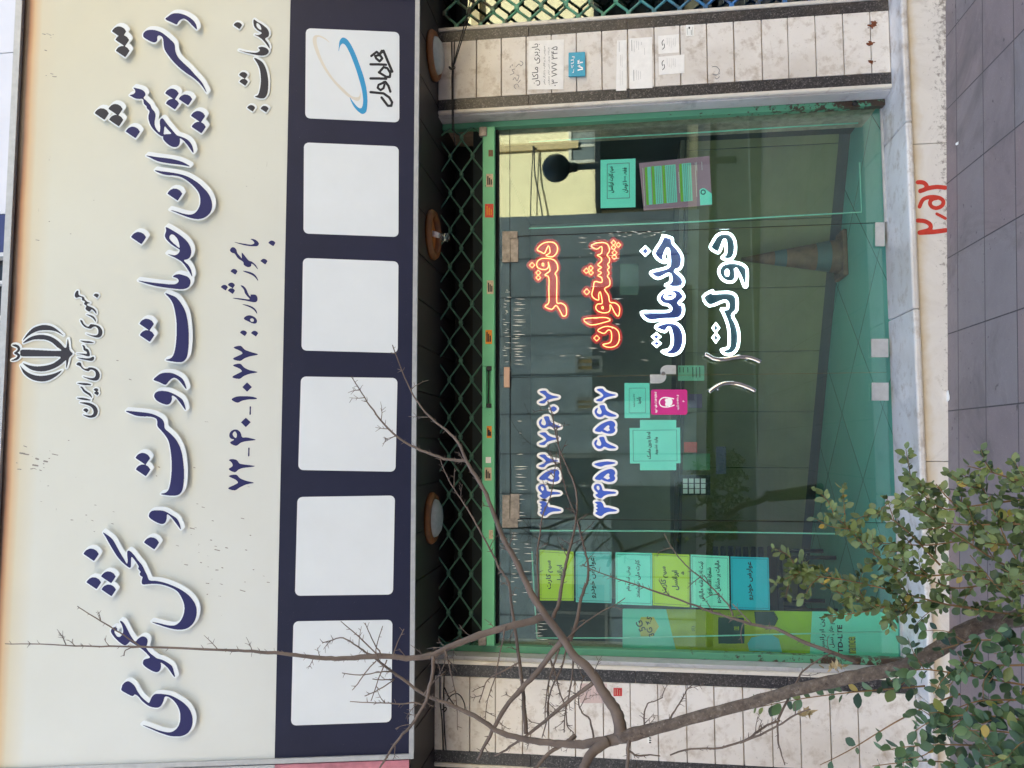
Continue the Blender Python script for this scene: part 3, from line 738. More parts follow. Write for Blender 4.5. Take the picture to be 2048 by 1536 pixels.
led('long red lit word sign on the right glass door, second word from the top', REDT, 1.15, REDP,
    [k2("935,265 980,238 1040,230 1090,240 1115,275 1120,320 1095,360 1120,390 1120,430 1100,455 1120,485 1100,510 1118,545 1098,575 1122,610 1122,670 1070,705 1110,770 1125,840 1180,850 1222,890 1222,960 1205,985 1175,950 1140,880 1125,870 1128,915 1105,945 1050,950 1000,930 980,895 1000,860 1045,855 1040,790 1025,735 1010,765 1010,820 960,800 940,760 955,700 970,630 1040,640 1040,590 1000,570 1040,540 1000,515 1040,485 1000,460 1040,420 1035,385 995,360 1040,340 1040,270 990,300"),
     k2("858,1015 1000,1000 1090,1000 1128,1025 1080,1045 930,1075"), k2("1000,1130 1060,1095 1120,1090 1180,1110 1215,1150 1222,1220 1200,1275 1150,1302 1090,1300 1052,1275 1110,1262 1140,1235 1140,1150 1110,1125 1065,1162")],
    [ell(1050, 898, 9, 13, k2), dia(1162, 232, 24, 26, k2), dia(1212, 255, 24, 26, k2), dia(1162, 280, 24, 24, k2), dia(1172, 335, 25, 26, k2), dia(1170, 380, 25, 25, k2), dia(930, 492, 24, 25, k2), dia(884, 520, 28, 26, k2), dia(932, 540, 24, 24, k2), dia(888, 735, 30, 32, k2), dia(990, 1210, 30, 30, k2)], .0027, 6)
WT = (.86, .92, 1.0, 1)
led('white lit word sign with a blue backing, third from the top on the right door', WT, 2.2, S(24, 30, 84),
    [kw("395,160 480,185 490,235 545,300 585,370 585,450 560,500 515,520 570,570 600,620 590,670 550,690 480,690 410,668 445,650 470,620 465,570 440,555 335,600 260,545 300,520 420,490 455,450 450,340 435,290 400,370 405,400 430,420 400,435 340,405 298,345 320,290 360,230 385,175"),
     kw("345,810 365,760 420,720 490,705 560,720 595,760 600,800 550,850 590,870 600,930 580,985 530,1015 400,1020 240,1030 165,945 300,938 440,935 470,905 440,870 390,860"),
     kw("310,1100 370,1060 450,1045 530,1060 580,1110 605,1190 600,1270 570,1340 520,1375 450,1380 375,1345 440,1330 475,1290 485,1220 470,1140 450,1100 405,1145")],
    [ell(458, 775, 52, 26, kw, -.2), dia(208, 318, 46, 46, kw), dia(320, 1195, 42, 36, kw), dia(325, 1264, 40, 34, kw)], .0076, 2)
led('white lit word sign on the right glass door, lowest of the four words', WT, 2.2, S(24, 46, 56),
    [kw("873,285 900,220 940,160 1000,132 1070,140 1110,180 1130,240 1130,320 1105,385 1050,408 990,385 1025,350 1035,310 1030,220 1015,205 990,270 970,320 945,335"),
     kw("960,540 975,480 1020,445 1100,432 1180,445 1235,480 1252,530 1250,660 1235,688 1215,670 1190,600 1150,520 1130,500 1140,570 1120,620 1070,638 1000,610"),
     kw("800,785 905,720 895,745 1050,740 1110,755 1145,800 1145,920 1100,975 1140,1060 1165,1160 1160,1280 1130,1345 1080,1375 1020,1370 985,1330 1040,1315 1065,1280 1065,1150 1045,1050 1000,940 985,910 1050,905 1050,850 1010,830 865,880")],
    [ell(1045, 540, 12, 28, kw), dia(930, 1105, 32, 48, kw), dia(930, 1205, 32, 50, kw)], .0076, 2)

# ================================================================ papers on the glass
IN = facade(GY + GT + .003); OUT = facade(GY)
def paper(name, label, cat, quad, mat, inside=True, border=None, lines=(), group=None, bm=None, lift=0.0, ink=None, bold=0.03):
    pl = IN if inside else OUT
    o = sheet(name, label, cat, pl, quad, lift + (.0 if inside else .0012), mat, .0008, group)
    if border:
        q = np.array(quad); c = q.mean(0); a = c + (q - c) * border; b_ = c + (q - c) * (border - .012)
        outline_mesh('border', [[pl.ab(*p) for p in a], [pl.ab(*p) for p in b_]], pl.mat(lift + .0020), .0002, bm or M_ink, o)
    for (s, x0, x1, yr, yl) in lines: text('text', s, pl, x0, x1, yr, yl, lift + .0021, ink or M_ink, o, bold)
    return o
kA = lambda x, y: (1000 + x / 5.12, 230 + y / 5.12)
M_cyanp = flat('aqua_paper', S(140, 244, 226), 0.8, var=0.03)
o = paper('price_notice', 'white sheet in a printed frame about SIM cards, taped inside the right side window', 'notice', [(1201, 320), (1271, 317), (1271, 414.5), (1201, 416.5)], M_cyanp, border=None,
      lines=[("سیم کارت ایرانسل", 1217, 1230, 333, 386), ("فقط ۱۰۰۰۰ تومان", 1245, 1256, 335, 386)])
fr = [(1214, 328), (1259, 325.5), (1259.5, 396.5), (1214, 398)]
outline_mesh('border', [[IN.ab(*p) for p in fr], [IN.ab(*p) for p in [(1215, 329), (1258, 326.6), (1258.4, 395.4), (1215, 397)]]], IN.mat(.002), .0002, M_grey, o)
# purple price poster with green and white tables
M_aqua = flat('aqua_table', S(140, 220, 206), 0.7, var=.04); M_purple = flat('purple_print', S(176, 128, 150), 0.6, var=0.06); M_lime = flat('lime_print', S(130, 190, 60), 0.6, var=0.05)
kq = lambda x, y: (1270 + x / 11.815, 300 + y / 11.815)
o = paper('price_poster', 'purple poster with green and white tariff tables inside the right side window', 'poster', [kq(95, 312), kq(1760, 138), kq(1822, 1300), kq(205, 1432)], M_purple)
def blk(x0, x1, yt0, yb0, mat, name='table', sk=.052, lift=.0018):
    # columns lean with the poster: top edge falls to the left
    f = lambda x, y: kq(x + (y - yt0) * .048, y - (x - x0) * sk * 2 * .9)
    return outline_mesh(name, [[IN.ab(*f(x0, yt0)), IN.ab(*f(x1, yt0)), IN.ab(*f(x1, yb0)), IN.ab(*f(x0, yb0))]], IN.mat(lift), .0002, mat, o)
for x0, x1, y0, y1, m in ((228, 285, 415, 1305, M_lime), (288, 370, 405, 1298, M_aqua), (388, 450, 390, 1290, M_lime), (455, 625, 388, 1283, M_aqua), (640, 700, 370, 1262, M_lime), (708, 955, 365, 1258, M_aqua), (1040, 1100, 335, 1225, M_lime), (1105, 1320, 325, 1222, M_aqua)):
    blk(x0, x1, y0, y1, m)
for x0, x1, y0, y1, n in ((455, 625, 388, 1283, 4), (708, 955, 365, 1258, 6), (1105, 1320, 325, 1222, 5)):
    for i in range(1, n):
        xx = x0 + (x1 - x0) * i / n; blk(xx - 5, xx + 5, y0 - (xx - x0) * .09 + 14, y1 - (xx - x0) * .09 - 14, M_grey, 'rule', lift=.0021)
for i, (x, a, b_) in enumerate(((186, 430, 1330), (1030, 520, 1020), (1420, 300, 1110), (1450, 290, 490), (1575, 280, 480))): blk(x - 4, x + 4, a, b_, M_paper, 'caption', lift=.002)
outline_mesh('corner_tab', [[IN.ab(*p) for p in [kq(x, y) for x, y in ((1525, 960), (1545, 925), (1590, 905), (1650, 910), (1815, 1035), (1822, 1290), (1540, 1308))]]], IN.mat(.0018), .0002, M_cyanp, o)
c = kq(1610, 998); r_ = Ras(c[0] - 8, c[1] - 8, c[0] + 8, c[1] + 8, .25); r_.stroke([(c[0] + 4.3 * math.cos(t), c[1] + 4.3 * math.sin(t)) for t in np.linspace(0, 6.3, 20)], 1.1); draw('emblem', r_, IN, .0021, .0002, flat('dark_teal_print', S(30, 90, 96)), o)
# left door papers
o = paper('small_notice', 'small sheet with a rounded frame on the left door, above the magenta sticker', 'notice', [(1249, 766), (1299, 766), (1300, 836), (1249, 836)], M_cyanp, lines=[("بکشید", 1273, 1283, 794, 808), ("لطفا درب را ببندید", 1266, 1270, 788, 814)])
q1 = rrect(IN, [(1258, 776), (1291.5, 776), (1291.5, 826), (1258, 826)], .006); q2 = rrect(IN, [(1258.6, 776.6), (1290.9, 776.6), (1290.9, 825.4), (1258.6, 825.4)], .0055)
outline_mesh('border', [q1, q2], IN.mat(.002), .0002, M_grey, o)
M_mag = flat('magenta_print', S(206, 44, 136), 0.4, var=0.04)
ql = rrect(OUT, box4(1302, 779, 1374.5, 829.5), .012)
o = sheet('mask_sticker', 'magenta sticker with a white masked face on the left glass door', 'sticker', OUT, None, .0012, M_mag, loops=ql)
kk = lambda s: crop(s, 1230, 700, 5.12)
r_ = Ras(1312, 788, 1355, 822, .25); r_.stroke(smooth(kk("600,500 540,488 490,490 460,515 455,545 475,575 520,585 560,580 605,565")), 1.1); r_.poly(smooth(kk("510,512 545,495 580,505 588,535 578,562 545,575 512,560 520,535"), 3, True)); r_.stroke(kk("520,510 525,485"), .6).stroke(kk("520,562 528,586"), .6)
draw('mask_icon', r_, OUT, .0021, .0002, M_white, o, 1.0)
text('text', "لطفا با ماسک وارد شوید", OUT, 1309, 1314.5, 784, 826, .0021, M_white, o, .06); text('text', "از ما فاصله بگیرید", OUT, 1353, 1358, 790, 820, .0021, M_white, o, .06); text('text', "۵", OUT, 1364, 1369, 801, 804, .0021, M_white, o, .08)
paper('backing_sheet', 'plain upright sheet whose ends stick out behind the framed mask notice', 'paper', box4(1280, 840, 1352.5, 940.5), M_cyanp)
paper('mask_notice', 'framed sheet asking for masks, laid across a larger sheet on the left door', 'notice', [(1259, 856), (1360, 855), (1361, 926.5), (1260, 927)], M_cyanp, lift=.0012, border=.87, lines=[("لطفا بدون ماسک", 1294, 1303, 864, 918), ("وارد نشوید", 1309, 1316, 874, 910)])
o = paper('receipt', 'small green printed slip across the gap between the two doors', 'notice', box4(1356, 731, 1408.5, 761.5), flat('slip_paper', S(120, 176, 146), 0.8))
b = MB()
for x in (1359, 1366, 1375, 1385, 1392, 1399): 
    a, c = at(x, 755 if x > 1380 else 745, IN.o.y - .0021), at(x + 1.2, 734, IN.o.y - .0021); b.box(a.x, c.x, a.y - .0002, a.y, c.z, a.z)
b.build('print', M_ink, o)
# left side window: six coloured sheets
kL = lambda x, y: (1040 + x / 5.12, 1060 + y / 5.12); kR = lambda x, y: (1300 + x / 5.12, 1060 + y / 5.12)
M_yel = flat('yellow_paper', S(206, 226, 50), 0.8, var=0.03); M_blu = flat('pale_blue_paper', S(126, 206, 206), 0.8, var=0.03); M_turq = flat('turquoise_paper', S(24, 186, 206), 0.8, var=0.03); M_pale = flat('pale_green_paper', S(150, 244, 216), 0.8, var=0.03)
G6 = 'coloured service sheets inside the left side window'
paper('service_sheet', 'yellow sheet offering SIM cards, topmost in the left side window', 'notice', [kL(200, 202), kL(548, 222), kL(552, 724), kL(204, 722)], M_yel, border=.93, group=G6, lines=[("سیم کارت", 1092, 1106, 1121, 1178), ("ایرانسل", 1114, 1127, 1130, 1166)])
paper('service_sheet', 'pale blue sheet under the topmost yellow sheet in the left side window', 'notice', [kL(570, 220), kL(936, 224), kL(938, 750), kL(572, 738)], M_blu, border=.93, group=G6, lines=[("عوارض خودرو", 1179, 1192, 1115, 1196)])
paper('service_sheet', 'pale sheet about national ID cards above the lower yellow sheet, left side window', 'notice', [kL(978, 228), kL(1350, 236), kL(1354, 774), kL(980, 760)], M_cyanp, border=.93, group=G6, lines=[("پیش ثبت نام", 1253, 1262, 1133, 1182), ("کارت ملی هوشمند", 1271, 1281, 1120, 1195)])
paper('service_sheet', 'yellow sheet with a small mark under its text, lower of the two yellow ones', 'notice', [kR(25, 236), kR(404, 252), kR(404, 792), kR(28, 770)], M_yel, border=.93, group=G6, lines=[("سیم کارت", 1322, 1336, 1133, 1186), ("ایرانسل", 1344, 1358, 1141, 1180), ("۵", 1362, 1368, 1143, 1149)])
paper('service_sheet', 'pale green sheet with three lines of text about tax returns, left side window', 'notice', [kR(415, 250), kR(808, 268), kR(814, 806), kR(426, 792)], M_pale, border=.93, group=G6, lines=[("ثبت اظهارنامه مالیاتی", 1398, 1408, 1123, 1202), ("شماره اقتصادی", 1415, 1424, 1135, 1190), ("مالیات بر مشاغل خودرو", 1431, 1441, 1121, 1206)])
paper('service_sheet', 'turquoise sheet, lowest in the left side window', 'notice', [kR(824, 270), kR(1214, 282), kR(1228, 820), kR(834, 812)], M_turq, border=.94, group=G6, lines=[("عوارض خودرو", 1494, 1505, 1123, 1200)])
# tall roll-up poster standing inside at the far left of the window
RPY = GY + .07; PL = facade(RPY)
ro = thing('rollup_poster', 'tall green and lime poster with a lettered cube, standing inside the left side window', 'poster', at(1500, 1260, RPY))
kP = lambda x, y: (1230 + x / 3.413, 1190 + y / 3.413)
def pp_(name, pts, mat, lift=.0, th=.0008, parent=None): return outline_mesh(name, [[PL.ab(*kP(x, y)) for x, y in pts]], PL.mat(lift), th, mat, parent or ro)
M_lg = flat('leaf_green_print', S(160, 192, 34), 0.6, var=0.06); M_ol = flat('olive_print', S(172, 178, 42), 0.6, var=0.1, scale=14); M_lc = flat('aqua_print', S(122, 220, 190), 0.6, var=0.03); M_dk = flat('dark_green_print', S(48, 74, 66), 0.5, var=0.15); M_bl = flat('blue_green_print', S(100, 190, 190), 0.6, var=0.06)
pp_('sheet', [(52, 92), (1340, 112), (1960, 118), (1960, 420), (52, 362)], M_lc)
pp_('lime_panel', [(348, 95), (1345, 112), (1330, 398), (415, 372)], M_ol, .001)
pp_('lime_panel', [(1085, 110), (1340, 113), (1330, 398), (1140, 392)], M_lg, .0016, .0004)
pp_('blue_panel', [(905, 330), (930, 290), (1060, 265), (1118, 300), (1140, 390), (915, 380)], M_bl, .0016, .0004)
r_ = Ras(1430, 1220, 1520, 1290, .5); r_.poly(smooth([kP(x, y) for x, y in ((705, 160), (720, 153), (860, 155), (880, 170), (882, 320), (870, 330), (725, 330), (706, 318))], 4, True)); draw('phone_picture', r_, PL, .0016, .0004, M_dk, ro)
pp_('dark_panel', [(950, 112), (1085, 112), (1115, 160), (1090, 210), (960, 205)], M_dk, .0016, .0004)
cu_ = pp_('cube', [(160, 190), (178, 150), (265, 150), (300, 215), (258, 282), (175, 282)], flat('cube_print', S(206, 186, 74), 0.6, var=0.1), .0016, .0004)
text('lettering', '5G', PL, *[kP(150, 0)[0], kP(200, 0)[0]], kP(0, 175)[1], kP(0, 248)[1], .0022, M_ink, cu_, .02, shaped=False, rot=25, keep=True)
text('lettering', '4.5', PL, *[kP(195, 0)[0], kP(262, 0)[0]], kP(0, 148)[1], kP(0, 205)[1], .0022, M_ink, cu_, .02, shaped=False, rot=-20, keep=True)
text('lettering', '3G', PL, *[kP(208, 0)[0], kP(275, 0)[0]], kP(0, 222)[1], kP(0, 282)[1], .0022, M_ink, cu_, .02, shaped=False, rot=20, keep=True)
text('lettering', 'این ایرانسل', PL, 1640, 1650, 1234, 1306, .0022, M_ink, ro, .02); text('lettering', 'مودم های نسل ۴', PL, 1659, 1669, 1226, 1304, .0022, M_ink, ro, .02); text('lettering', 'TD-LTE', PL, 1676, 1684, 1250, 1306, .0022, M_ink, ro, .03, shaped=False)
pp_('lime_label', [(1595, 285), (1640, 283), (1645, 400), (1600, 400)], M_ol, .0016, .0004); text('lettering', 'rance', PL, 1697, 1711, 1275, 1306, .0022, M_dk, ro, .0, shaped=False)
text('lettering', '(E)', PL, 1383, 1390, 1252, 1262, .0022, M_ink, ro, 0, shaped=False); text('lettering', '1202', PL, 1468, 1478, 1253, 1260, .0022, M_ol, ro, .03, shaped=False)

# ================================================================ inside the shop
M_cnt = flat('counter_panel', S(128, 126, 92), 0.6, var=0.12, scale=4)
A, B = atz(1702, 262, SILL), atz(1628, 1030, SILL); ex = (B - A).normalized(); nn = Vector((-ex.y, ex.x, 0)); nn = nn if nn.y > 0 else -nn
A2, B2 = A - ex * .4, B + ex * 1.0
ct = thing('counter', 'long panelled counter running slantwise across the shop behind the doors', 'counter', (A + B) / 2)
b = MB(); L = (B2 - A2).length; n = 9; H = 1.0
for i in range(n):
    p, q_ = A2 + ex * (L * i / n + .003), A2 + ex * (L * (i + 1) / n - .003)
    b.slab([p + Vector((0, 0, .07)), q_ + Vector((0, 0, .07)), q_ + Vector((0, 0, H)), p + Vector((0, 0, H))][::-1 if (q_ - p).cross(Vector((0, 0, 1))).dot(nn) > 0 else 1], .02)
b.build('front_panel', M_cnt, ct)
b = MB(); b.slab([A2 + nn * .03 + Vector((0, 0, H + .002)), A2 - nn * .03 + Vector((0, 0, H + .002)), B2 - nn * .03 + Vector((0, 0, H + .002)), B2 + nn * .03 + Vector((0, 0, H + .002))], .02)
b.slab([A2 + Vector((0, 0, H + .03)) + nn * .5, A2 + Vector((0, 0, H + .03)) - nn * .03, B2 + Vector((0, 0, H + .03)) - nn * .03, B2 + Vector((0, 0, H + .03)) + nn * .5], .03); b.build('counter_top', flat('counter_top', S(90, 84, 72), 0.4), ct)
b = MB(); b.slab([A2 + nn * .02, B2 + nn * .02, B2 + nn * .02 + Vector((0, 0, .068)), A2 + nn * .02 + Vector((0, 0, .068))], .012); b.build('skirting', flat('skirting', S(60, 66, 70), 0.5), ct)
# traffic cone standing inside the right door
cb = atz(1686, 512, SILL); cone = thing('traffic_cone', 'dull orange banded traffic cone standing on the floor inside the right door', 'traffic cone', cb)
dep = (cb - EYE).length; s_ = dep / F
M_cone = flat('cone_rubber', S(104, 78, 58), 0.7, var=0.35, scale=20)
MB().box(cb.x - 42 * s_, cb.x + 42 * s_, cb.y - .12, cb.y + .12, SILL, SILL + .03, .008).build('base', M_cone, cone)
hh = 172 * s_; rb = 31 * s_
def cone_band(name, t0, t1, mat, g=0.0): MB().lathe([(rb * (1 - t0 * .9) + g, SILL + .03 + hh * t0 - cb.z), (rb * (1 - t1 * .9) + g, SILL + .03 + hh * t1 - cb.z)], cb, n=28).build(name, mat, cone)
cone_band('body', 0, 1, M_cone); M_band = flat('reflective_band', S(56, 84, 86), 0.5); cone_band('band', .10, .24, M_band, .0015); cone_band('band', .54, .66, M_band, .0015)
# things on the back wall and counter, dim behind the glass
def inner(name, label, cat, quad, Y, mat, th=.004): return tag(outline_mesh(name, [[facade(Y).ab(*p) for p in quad]], facade(Y).mat(0), th, mat), label, cat)
q_ = thing('key_board', 'grid of small pale tags on a dim board inside the left door', 'board', at(1386, 982, 1.0))
outline_mesh('board', [[facade(1.0).ab(*p) for p in box4(1360, 950, 1420, 990)]], facade(1.0).mat(0), .01, M_in, q_)
for i in range(4):
    for j in range(3): outline_mesh('name_tag', [[facade(.99).ab(*p) for p in box4(1366 + i * 12, 957 + j * 10.5, 1375 + i * 12, 966 + j * 10.5)]], facade(.99).mat(0), .003, M_paper, q_)
inner('red_card', 'small red card seen dimly inside below the mask notice', 'card', box4(1368, 884, 1394, 905), .95, M_red); inner('green_sheet', 'green printed sheet seen dimly inside below the red card', 'sheet', box4(1366, 907, 1420, 940), .97, flat('green_sheet', S(80, 130, 90)))
inner('dark_folder', 'dark upright folder seen dimly inside the left door', 'folder', box4(1432, 893, 1452, 948), .93, flat('dark_folder', S(74, 78, 96))); inner('wall_poster', 'pale poster seen dimly on the wall inside the right door', 'poster', box4(1240, 528, 1277, 590), .9, flat('dim_poster', S(84, 108, 102)))
inner('card_box', 'dark purple card seen dimly inside below the magenta sticker', 'card', box4(1377, 788, 1404, 816), .8, flat('purple_card', S(96, 80, 110)))
b = MB(); s0 = atz(1645, 1150, SILL)
ch_ = thing('office_chair', 'dark slatted chair seen dimly inside the left side window', 'chair', (s0.x, s0.y - .15, SILL))
for k in range(7): b.box(s0.x - .2, s0.x + .2, s0.y - .02, s0.y, SILL + .42 + k * .055, SILL + .46 + k * .055, .008)
b.build('backrest', M_black, ch_); part_box('seat', M_black, ch_, s0.x - .21, s0.x + .21, s0.y - .42, s0.y - .03, SILL + .36, SILL + .40, .01)
for dx in (-.18, .18):
    for dy in (-.40, -.04): MB().tube([(s0.x + dx, s0.y + dy, SILL), (s0.x + dx, s0.y + dy, SILL + .37)], .014, 8).build('leg', M_black, ch_)

# ================================================================ the big sign
zs = lambda p: p
sg = thing('shop_sign', 'large pale sign board with navy Persian lettering over a navy strip of white squares', 'sign', SP.o)
L_, Rr_ = SP.ab(700, 1511)[0], 2.292
bot, top = SP.ab(824, 800)[1], SP.ab(26, 500)[1]
nav = SP.ab(565, 760)[1]
def spbox(name, a0, a1, b0, b1, mat, parent, lift, th): return outline_mesh(name, [[(a0, b0), (a1, b0), (a1, b1), (a0, b1)]], SP.mat(lift), th, mat, parent)
def m_sign():
    m = Mat('sign_vinyl', 0.42)
    x, y, z = m.xyz()
    c = m.ramp(m.math('ADD', m.math('MULTIPLY', x, 0.10), m.math('MULTIPLY', z, 0.12)), [(0.32, S(217, 220, 216)), (0.62, S(214, 214, 200)), (0.72, S(211, 207, 184))])
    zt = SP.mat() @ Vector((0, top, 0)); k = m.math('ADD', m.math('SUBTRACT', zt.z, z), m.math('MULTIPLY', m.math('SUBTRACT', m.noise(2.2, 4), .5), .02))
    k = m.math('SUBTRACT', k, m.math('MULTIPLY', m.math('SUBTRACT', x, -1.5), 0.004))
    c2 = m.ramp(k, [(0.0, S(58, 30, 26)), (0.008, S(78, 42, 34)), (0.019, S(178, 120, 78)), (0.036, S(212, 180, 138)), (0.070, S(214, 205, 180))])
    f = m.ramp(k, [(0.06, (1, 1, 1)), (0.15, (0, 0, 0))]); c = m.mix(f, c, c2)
    v = m.map(26, 26, 210); s_ = m.noise(1.0, 3, .5, v); f2 = m.ramp(s_, [(0.755, (0, 0, 0)), (0.78, (.7,) * 3)])
    v2 = m.noise(1.4, 2); f3 = m.ramp(v2, [(0.50, (0, 0, 0)), (0.62, (1, 1, 1))]); c = m.mix(m.math('MULTIPLY', f2, f3), c, S(112, 106, 98))
    c = m.mix(m.ramp(m.noise(1.7, 6), [(.35, (0, 0, 0)), (.8, (.22,) * 3)]), c, S(190, 186, 172))
    m.color(c); return m.m
M_sign = m_sign()
def m_navy():
    m = Mat('navy_vinyl', 0.5, 0, .3); c = m.ramp(m.noise(3, 6), [(.3, S(24, 27, 52)), (.7, S(30, 33, 60))])
    c = m.mix(m.ramp(m.noise(240, 2), [(.74, (0, 0, 0)), (.78, (.5,) * 3)]), c, S(150, 150, 160)); m.color(c); return m.m
spbox('sign_face', L_, Rr_, nav, top, M_sign, sg, -.012, .012)
spbox('navy_band', L_, Rr_, bot, nav - .0005, m_navy(), sg, -.012, .012)
fr = MB(); fw = .03
def bar(a0, a1, b0, b1, l0, l1):
    pts = [SP.mat() @ Vector((a, b, l)) for l in (l0, l1) for b in (b0, b1) for a in (a0, a1)]
    fr.add(pts, [(0, 2, 3, 1), (4, 5, 7, 6), (0, 1, 5, 4), (2, 6, 7, 3), (0, 4, 6, 2), (1, 3, 7, 5)])
fw2 = .022
bar(L_ - fw2, Rr_ + fw2, bot - fw2, bot, -.10, .012); bar(L_ - fw2, Rr_ + fw2, top, top + fw, -.10, .025)
bar(L_ - fw2, L_, bot, top, -.10, .011); bar(Rr_, Rr_ + fw2, bot, top, -.10, .011)
fr.build('frame', M_alu, sg)
spbox('back_panel', L_, Rr_, bot, top, M_alu, sg, -.098, .01)
M_sq = flat('white_square_vinyl', S(222, 227, 230), 0.4, var=0.03, scale=3)
sq = [[(611.8, 56.6), (798.7, 64.5), (798.7, 245), (610.4, 236.5)], [(608, 285), (797.5, 293), (797, 474), (607, 467)], [(606, 516), (797, 523), (795.5, 706), (603, 701)],
      [(602, 753), (795, 756), (791, 943.5), (596.5, 940)], [(595, 994), (790, 991), (786, 1189), (590, 1191.5)], [(587, 1242.5), (785, 1239.5), (782.5, 1444), (582, 1451)]]
sqo = [outline_mesh('white_square', [rrect(SP, q, .024, 6)], SP.mat(.0002), .0012, M_sq, sg) for q in sq]
# logo in the first square: two swooshes and two words
kS = lambda s: crop(s, 560, 0, 5.12)
def swoosh(name, s, mat):
    c = kS(s); x0, y0, x1, y1 = bounds([c], 6); r = Ras(x0, y0, x1, y1, .35); r.poly(smooth(c, 4, True)); draw(name, r, SP, .0016, .0006, mat, sqo[0], 1.0)
swoosh('blue_swoosh', "600,542 604,470 612,420 632,392 655,388 690,408 730,465 775,560 820,680 860,800 885,910 895,1010 893,1090 880,1150 845,1168 810,1150 770,1110 738,1060 712,992 745,1040 785,1088 815,1110 838,1104 850,1060 850,1000 838,920 815,830 785,730 745,620 705,525 670,465 645,448 625,460 610,490", flat('blue_logo_vinyl', S(30, 148, 200), 0.4, var=.03))
swoosh('beige_swoosh', "512,442 470,410 420,385 390,378 375,395 378,450 400,530 440,630 495,730 560,820 640,900 720,975 775,998 810,990 822,950 815,900 826,960 822,1010 795,1035 750,1020 690,985 610,910 530,820 460,720 400,610 355,500 335,420 345,375 375,362 420,370 470,398", flat('beige_logo_vinyl', S(216, 210, 196), 0.4, var=.03))
r = Ras(735, 95, 792, 220, .3)
for s, w in (("935,575 990,532 1020,560 1048,600 1020,630 985,600 975,575 1020,565 1042,522", 2.3), ("1030,545 1060,522 1100,620 1150,735", 2.5), ("928,660 990,660 1085,665", 2.4), ("1015,745 1060,690 1100,700 1130,750 1125,790 1090,790 1050,765 1012,742", 2.3), ("928,805 1000,805 1088,808", 2.4),
             ("1060,845 1080,840 1110,880 1130,940", 2.4), ("1070,845 1010,870 1000,900 1030,925 1060,905 1070,870", 2.2), ("928,945 1060,958 1120,1000 1148,1050 1140,1085 1105,1085 1040,1000", 2.4)):
    r.stroke(kS(s), w)
draw('logo_words', r, SP, .0016, .0006, M_ink, sqo[0], 1.2)

# lettering: navy words on white cut-out backings raised off the board to cast drop shadows
M_navlet = flat('navy_letter', S(38, 38, 92), 0.5, var=.05, spec=.3); M_darklet = flat('charcoal_letter', S(50, 49, 58), 0.5, var=.06, spec=.3); M_back = flat('white_letter_backing', S(230, 236, 239), 0.4, var=.015)
A_ = lambda s: crop(s, 200, 0, 3.84); B_ = lambda s: crop(s, 200, 350, 3.84); C_ = lambda s: crop(s, 200, 700, 3.84); D_ = lambda s: crop(s, 150, 1000, 3.84); G_ = lambda s: crop(s, 150, 1200, 4.6545); E1 = lambda s: crop(s, 0, 0, 3.84); Fm = lambda s: crop(s, 0, 540, 5.12)
DOT = [(0, 0), (10, -15), (22, -27), (45, -37), (70, -35), (93, -22), (109, 1), (92, 27), (75, 51), (38, 26)]
def dot(f, x, y, w=1.0): return f(' '.join('%.2f,%.2f' % (x + a * w, y + b * w) for a, b in DOT))
def word(name, polys, holes=(), dots=(), mat=None, back=(2.4, 4.8, -4.8), lift=.024, blur=1.3, g=.5):
    polys = [smooth(p, 3, True) for p in polys]; pad = back[0] + abs(back[1]) + 4 if back else 4
    x0, y0, x1, y1 = bounds(polys + list(dots), pad); r = Ras(x0, y0, x1, y1, g)
    for p in polys: r.poly(p)
    for d in dots: r.poly(d)
    for h in holes: r.poly(smooth(h, 2, True), 0)
    par, lf = sg, .0002
    if back:
        par = draw('letter_backing', r.grow(*back), SP, lift - .003, .003, M_back, sg, 1.2); lf = lift + .0004
        # the stand-off is made up so the backing casts a shadow
    return draw(name, r, SP, lf, .0006, mat or M_navlet, par, blur)
word('word', [A_("515,168 535,148 560,130 590,122 630,125 670,138 705,158 735,185 752,215 755,246 735,228 715,208 690,182 665,166 650,163 630,172 612,190 600,208 560,190"),
              A_("345,290 350,272 370,255 400,249 440,252 480,266 515,290 550,320 580,350 588,375 590,405 600,435 620,468 660,508 700,545 740,590 775,628 800,660 820,700 832,732 800,685 765,645 720,608 670,575 620,535 575,490 535,440 510,400 503,370 500,340 498,320 488,300 468,291 455,298 452,315 453,330 435,345 410,340 375,322 350,305")])
word('letter_dots', [], dots=[dot(A_, 107, 260), dot(A_, 133, 325, .97), dot(A_, 136, 408, .97)], mat=M_darklet)
word('word', [A_("270,690 300,696 335,706 358,725 362,748 348,768 365,785 385,805 402,825 412,850 430,870 440,895 437,925 432,955 437,990 455,1018 472,1030 476,990 472,960 475,935 490,924 505,935 530,970 560,1005 585,1035 605,1055 640,1066 680,1085 710,1115 725,1150 730,1190 710,1165 685,1130 655,1095 625,1075 627,1095 620,1125 600,1143 565,1140 525,1115 500,1085 497,1068 500,1060 480,1058 445,1030 410,990 390,945 386,905 395,870 375,850 372,832 352,815 348,792 340,775 315,776 280,770 255,755 240,748 270,740 285,725 282,705")],
     holes=[A_("509,985 503,1030 502,1048 522,1045 562,1043 545,1022 525,1000")])
word('letter_dots', [], dots=[dot(E1, 743, 885), dot(E1, 848, 852), dot(E1, 853, 935)], mat=M_darklet)
word('letter_dots', [], dots=[dot(E1, 980, 1025)]); word('letter_dots', [], dots=[dot(A_, 513, 733, .96), dot(A_, 617, 777, .95), dot(A_, 518, 810, .93)]); word('letter_dots', [], dots=[dot(A_, 710, 905), dot(A_, 715, 988)])
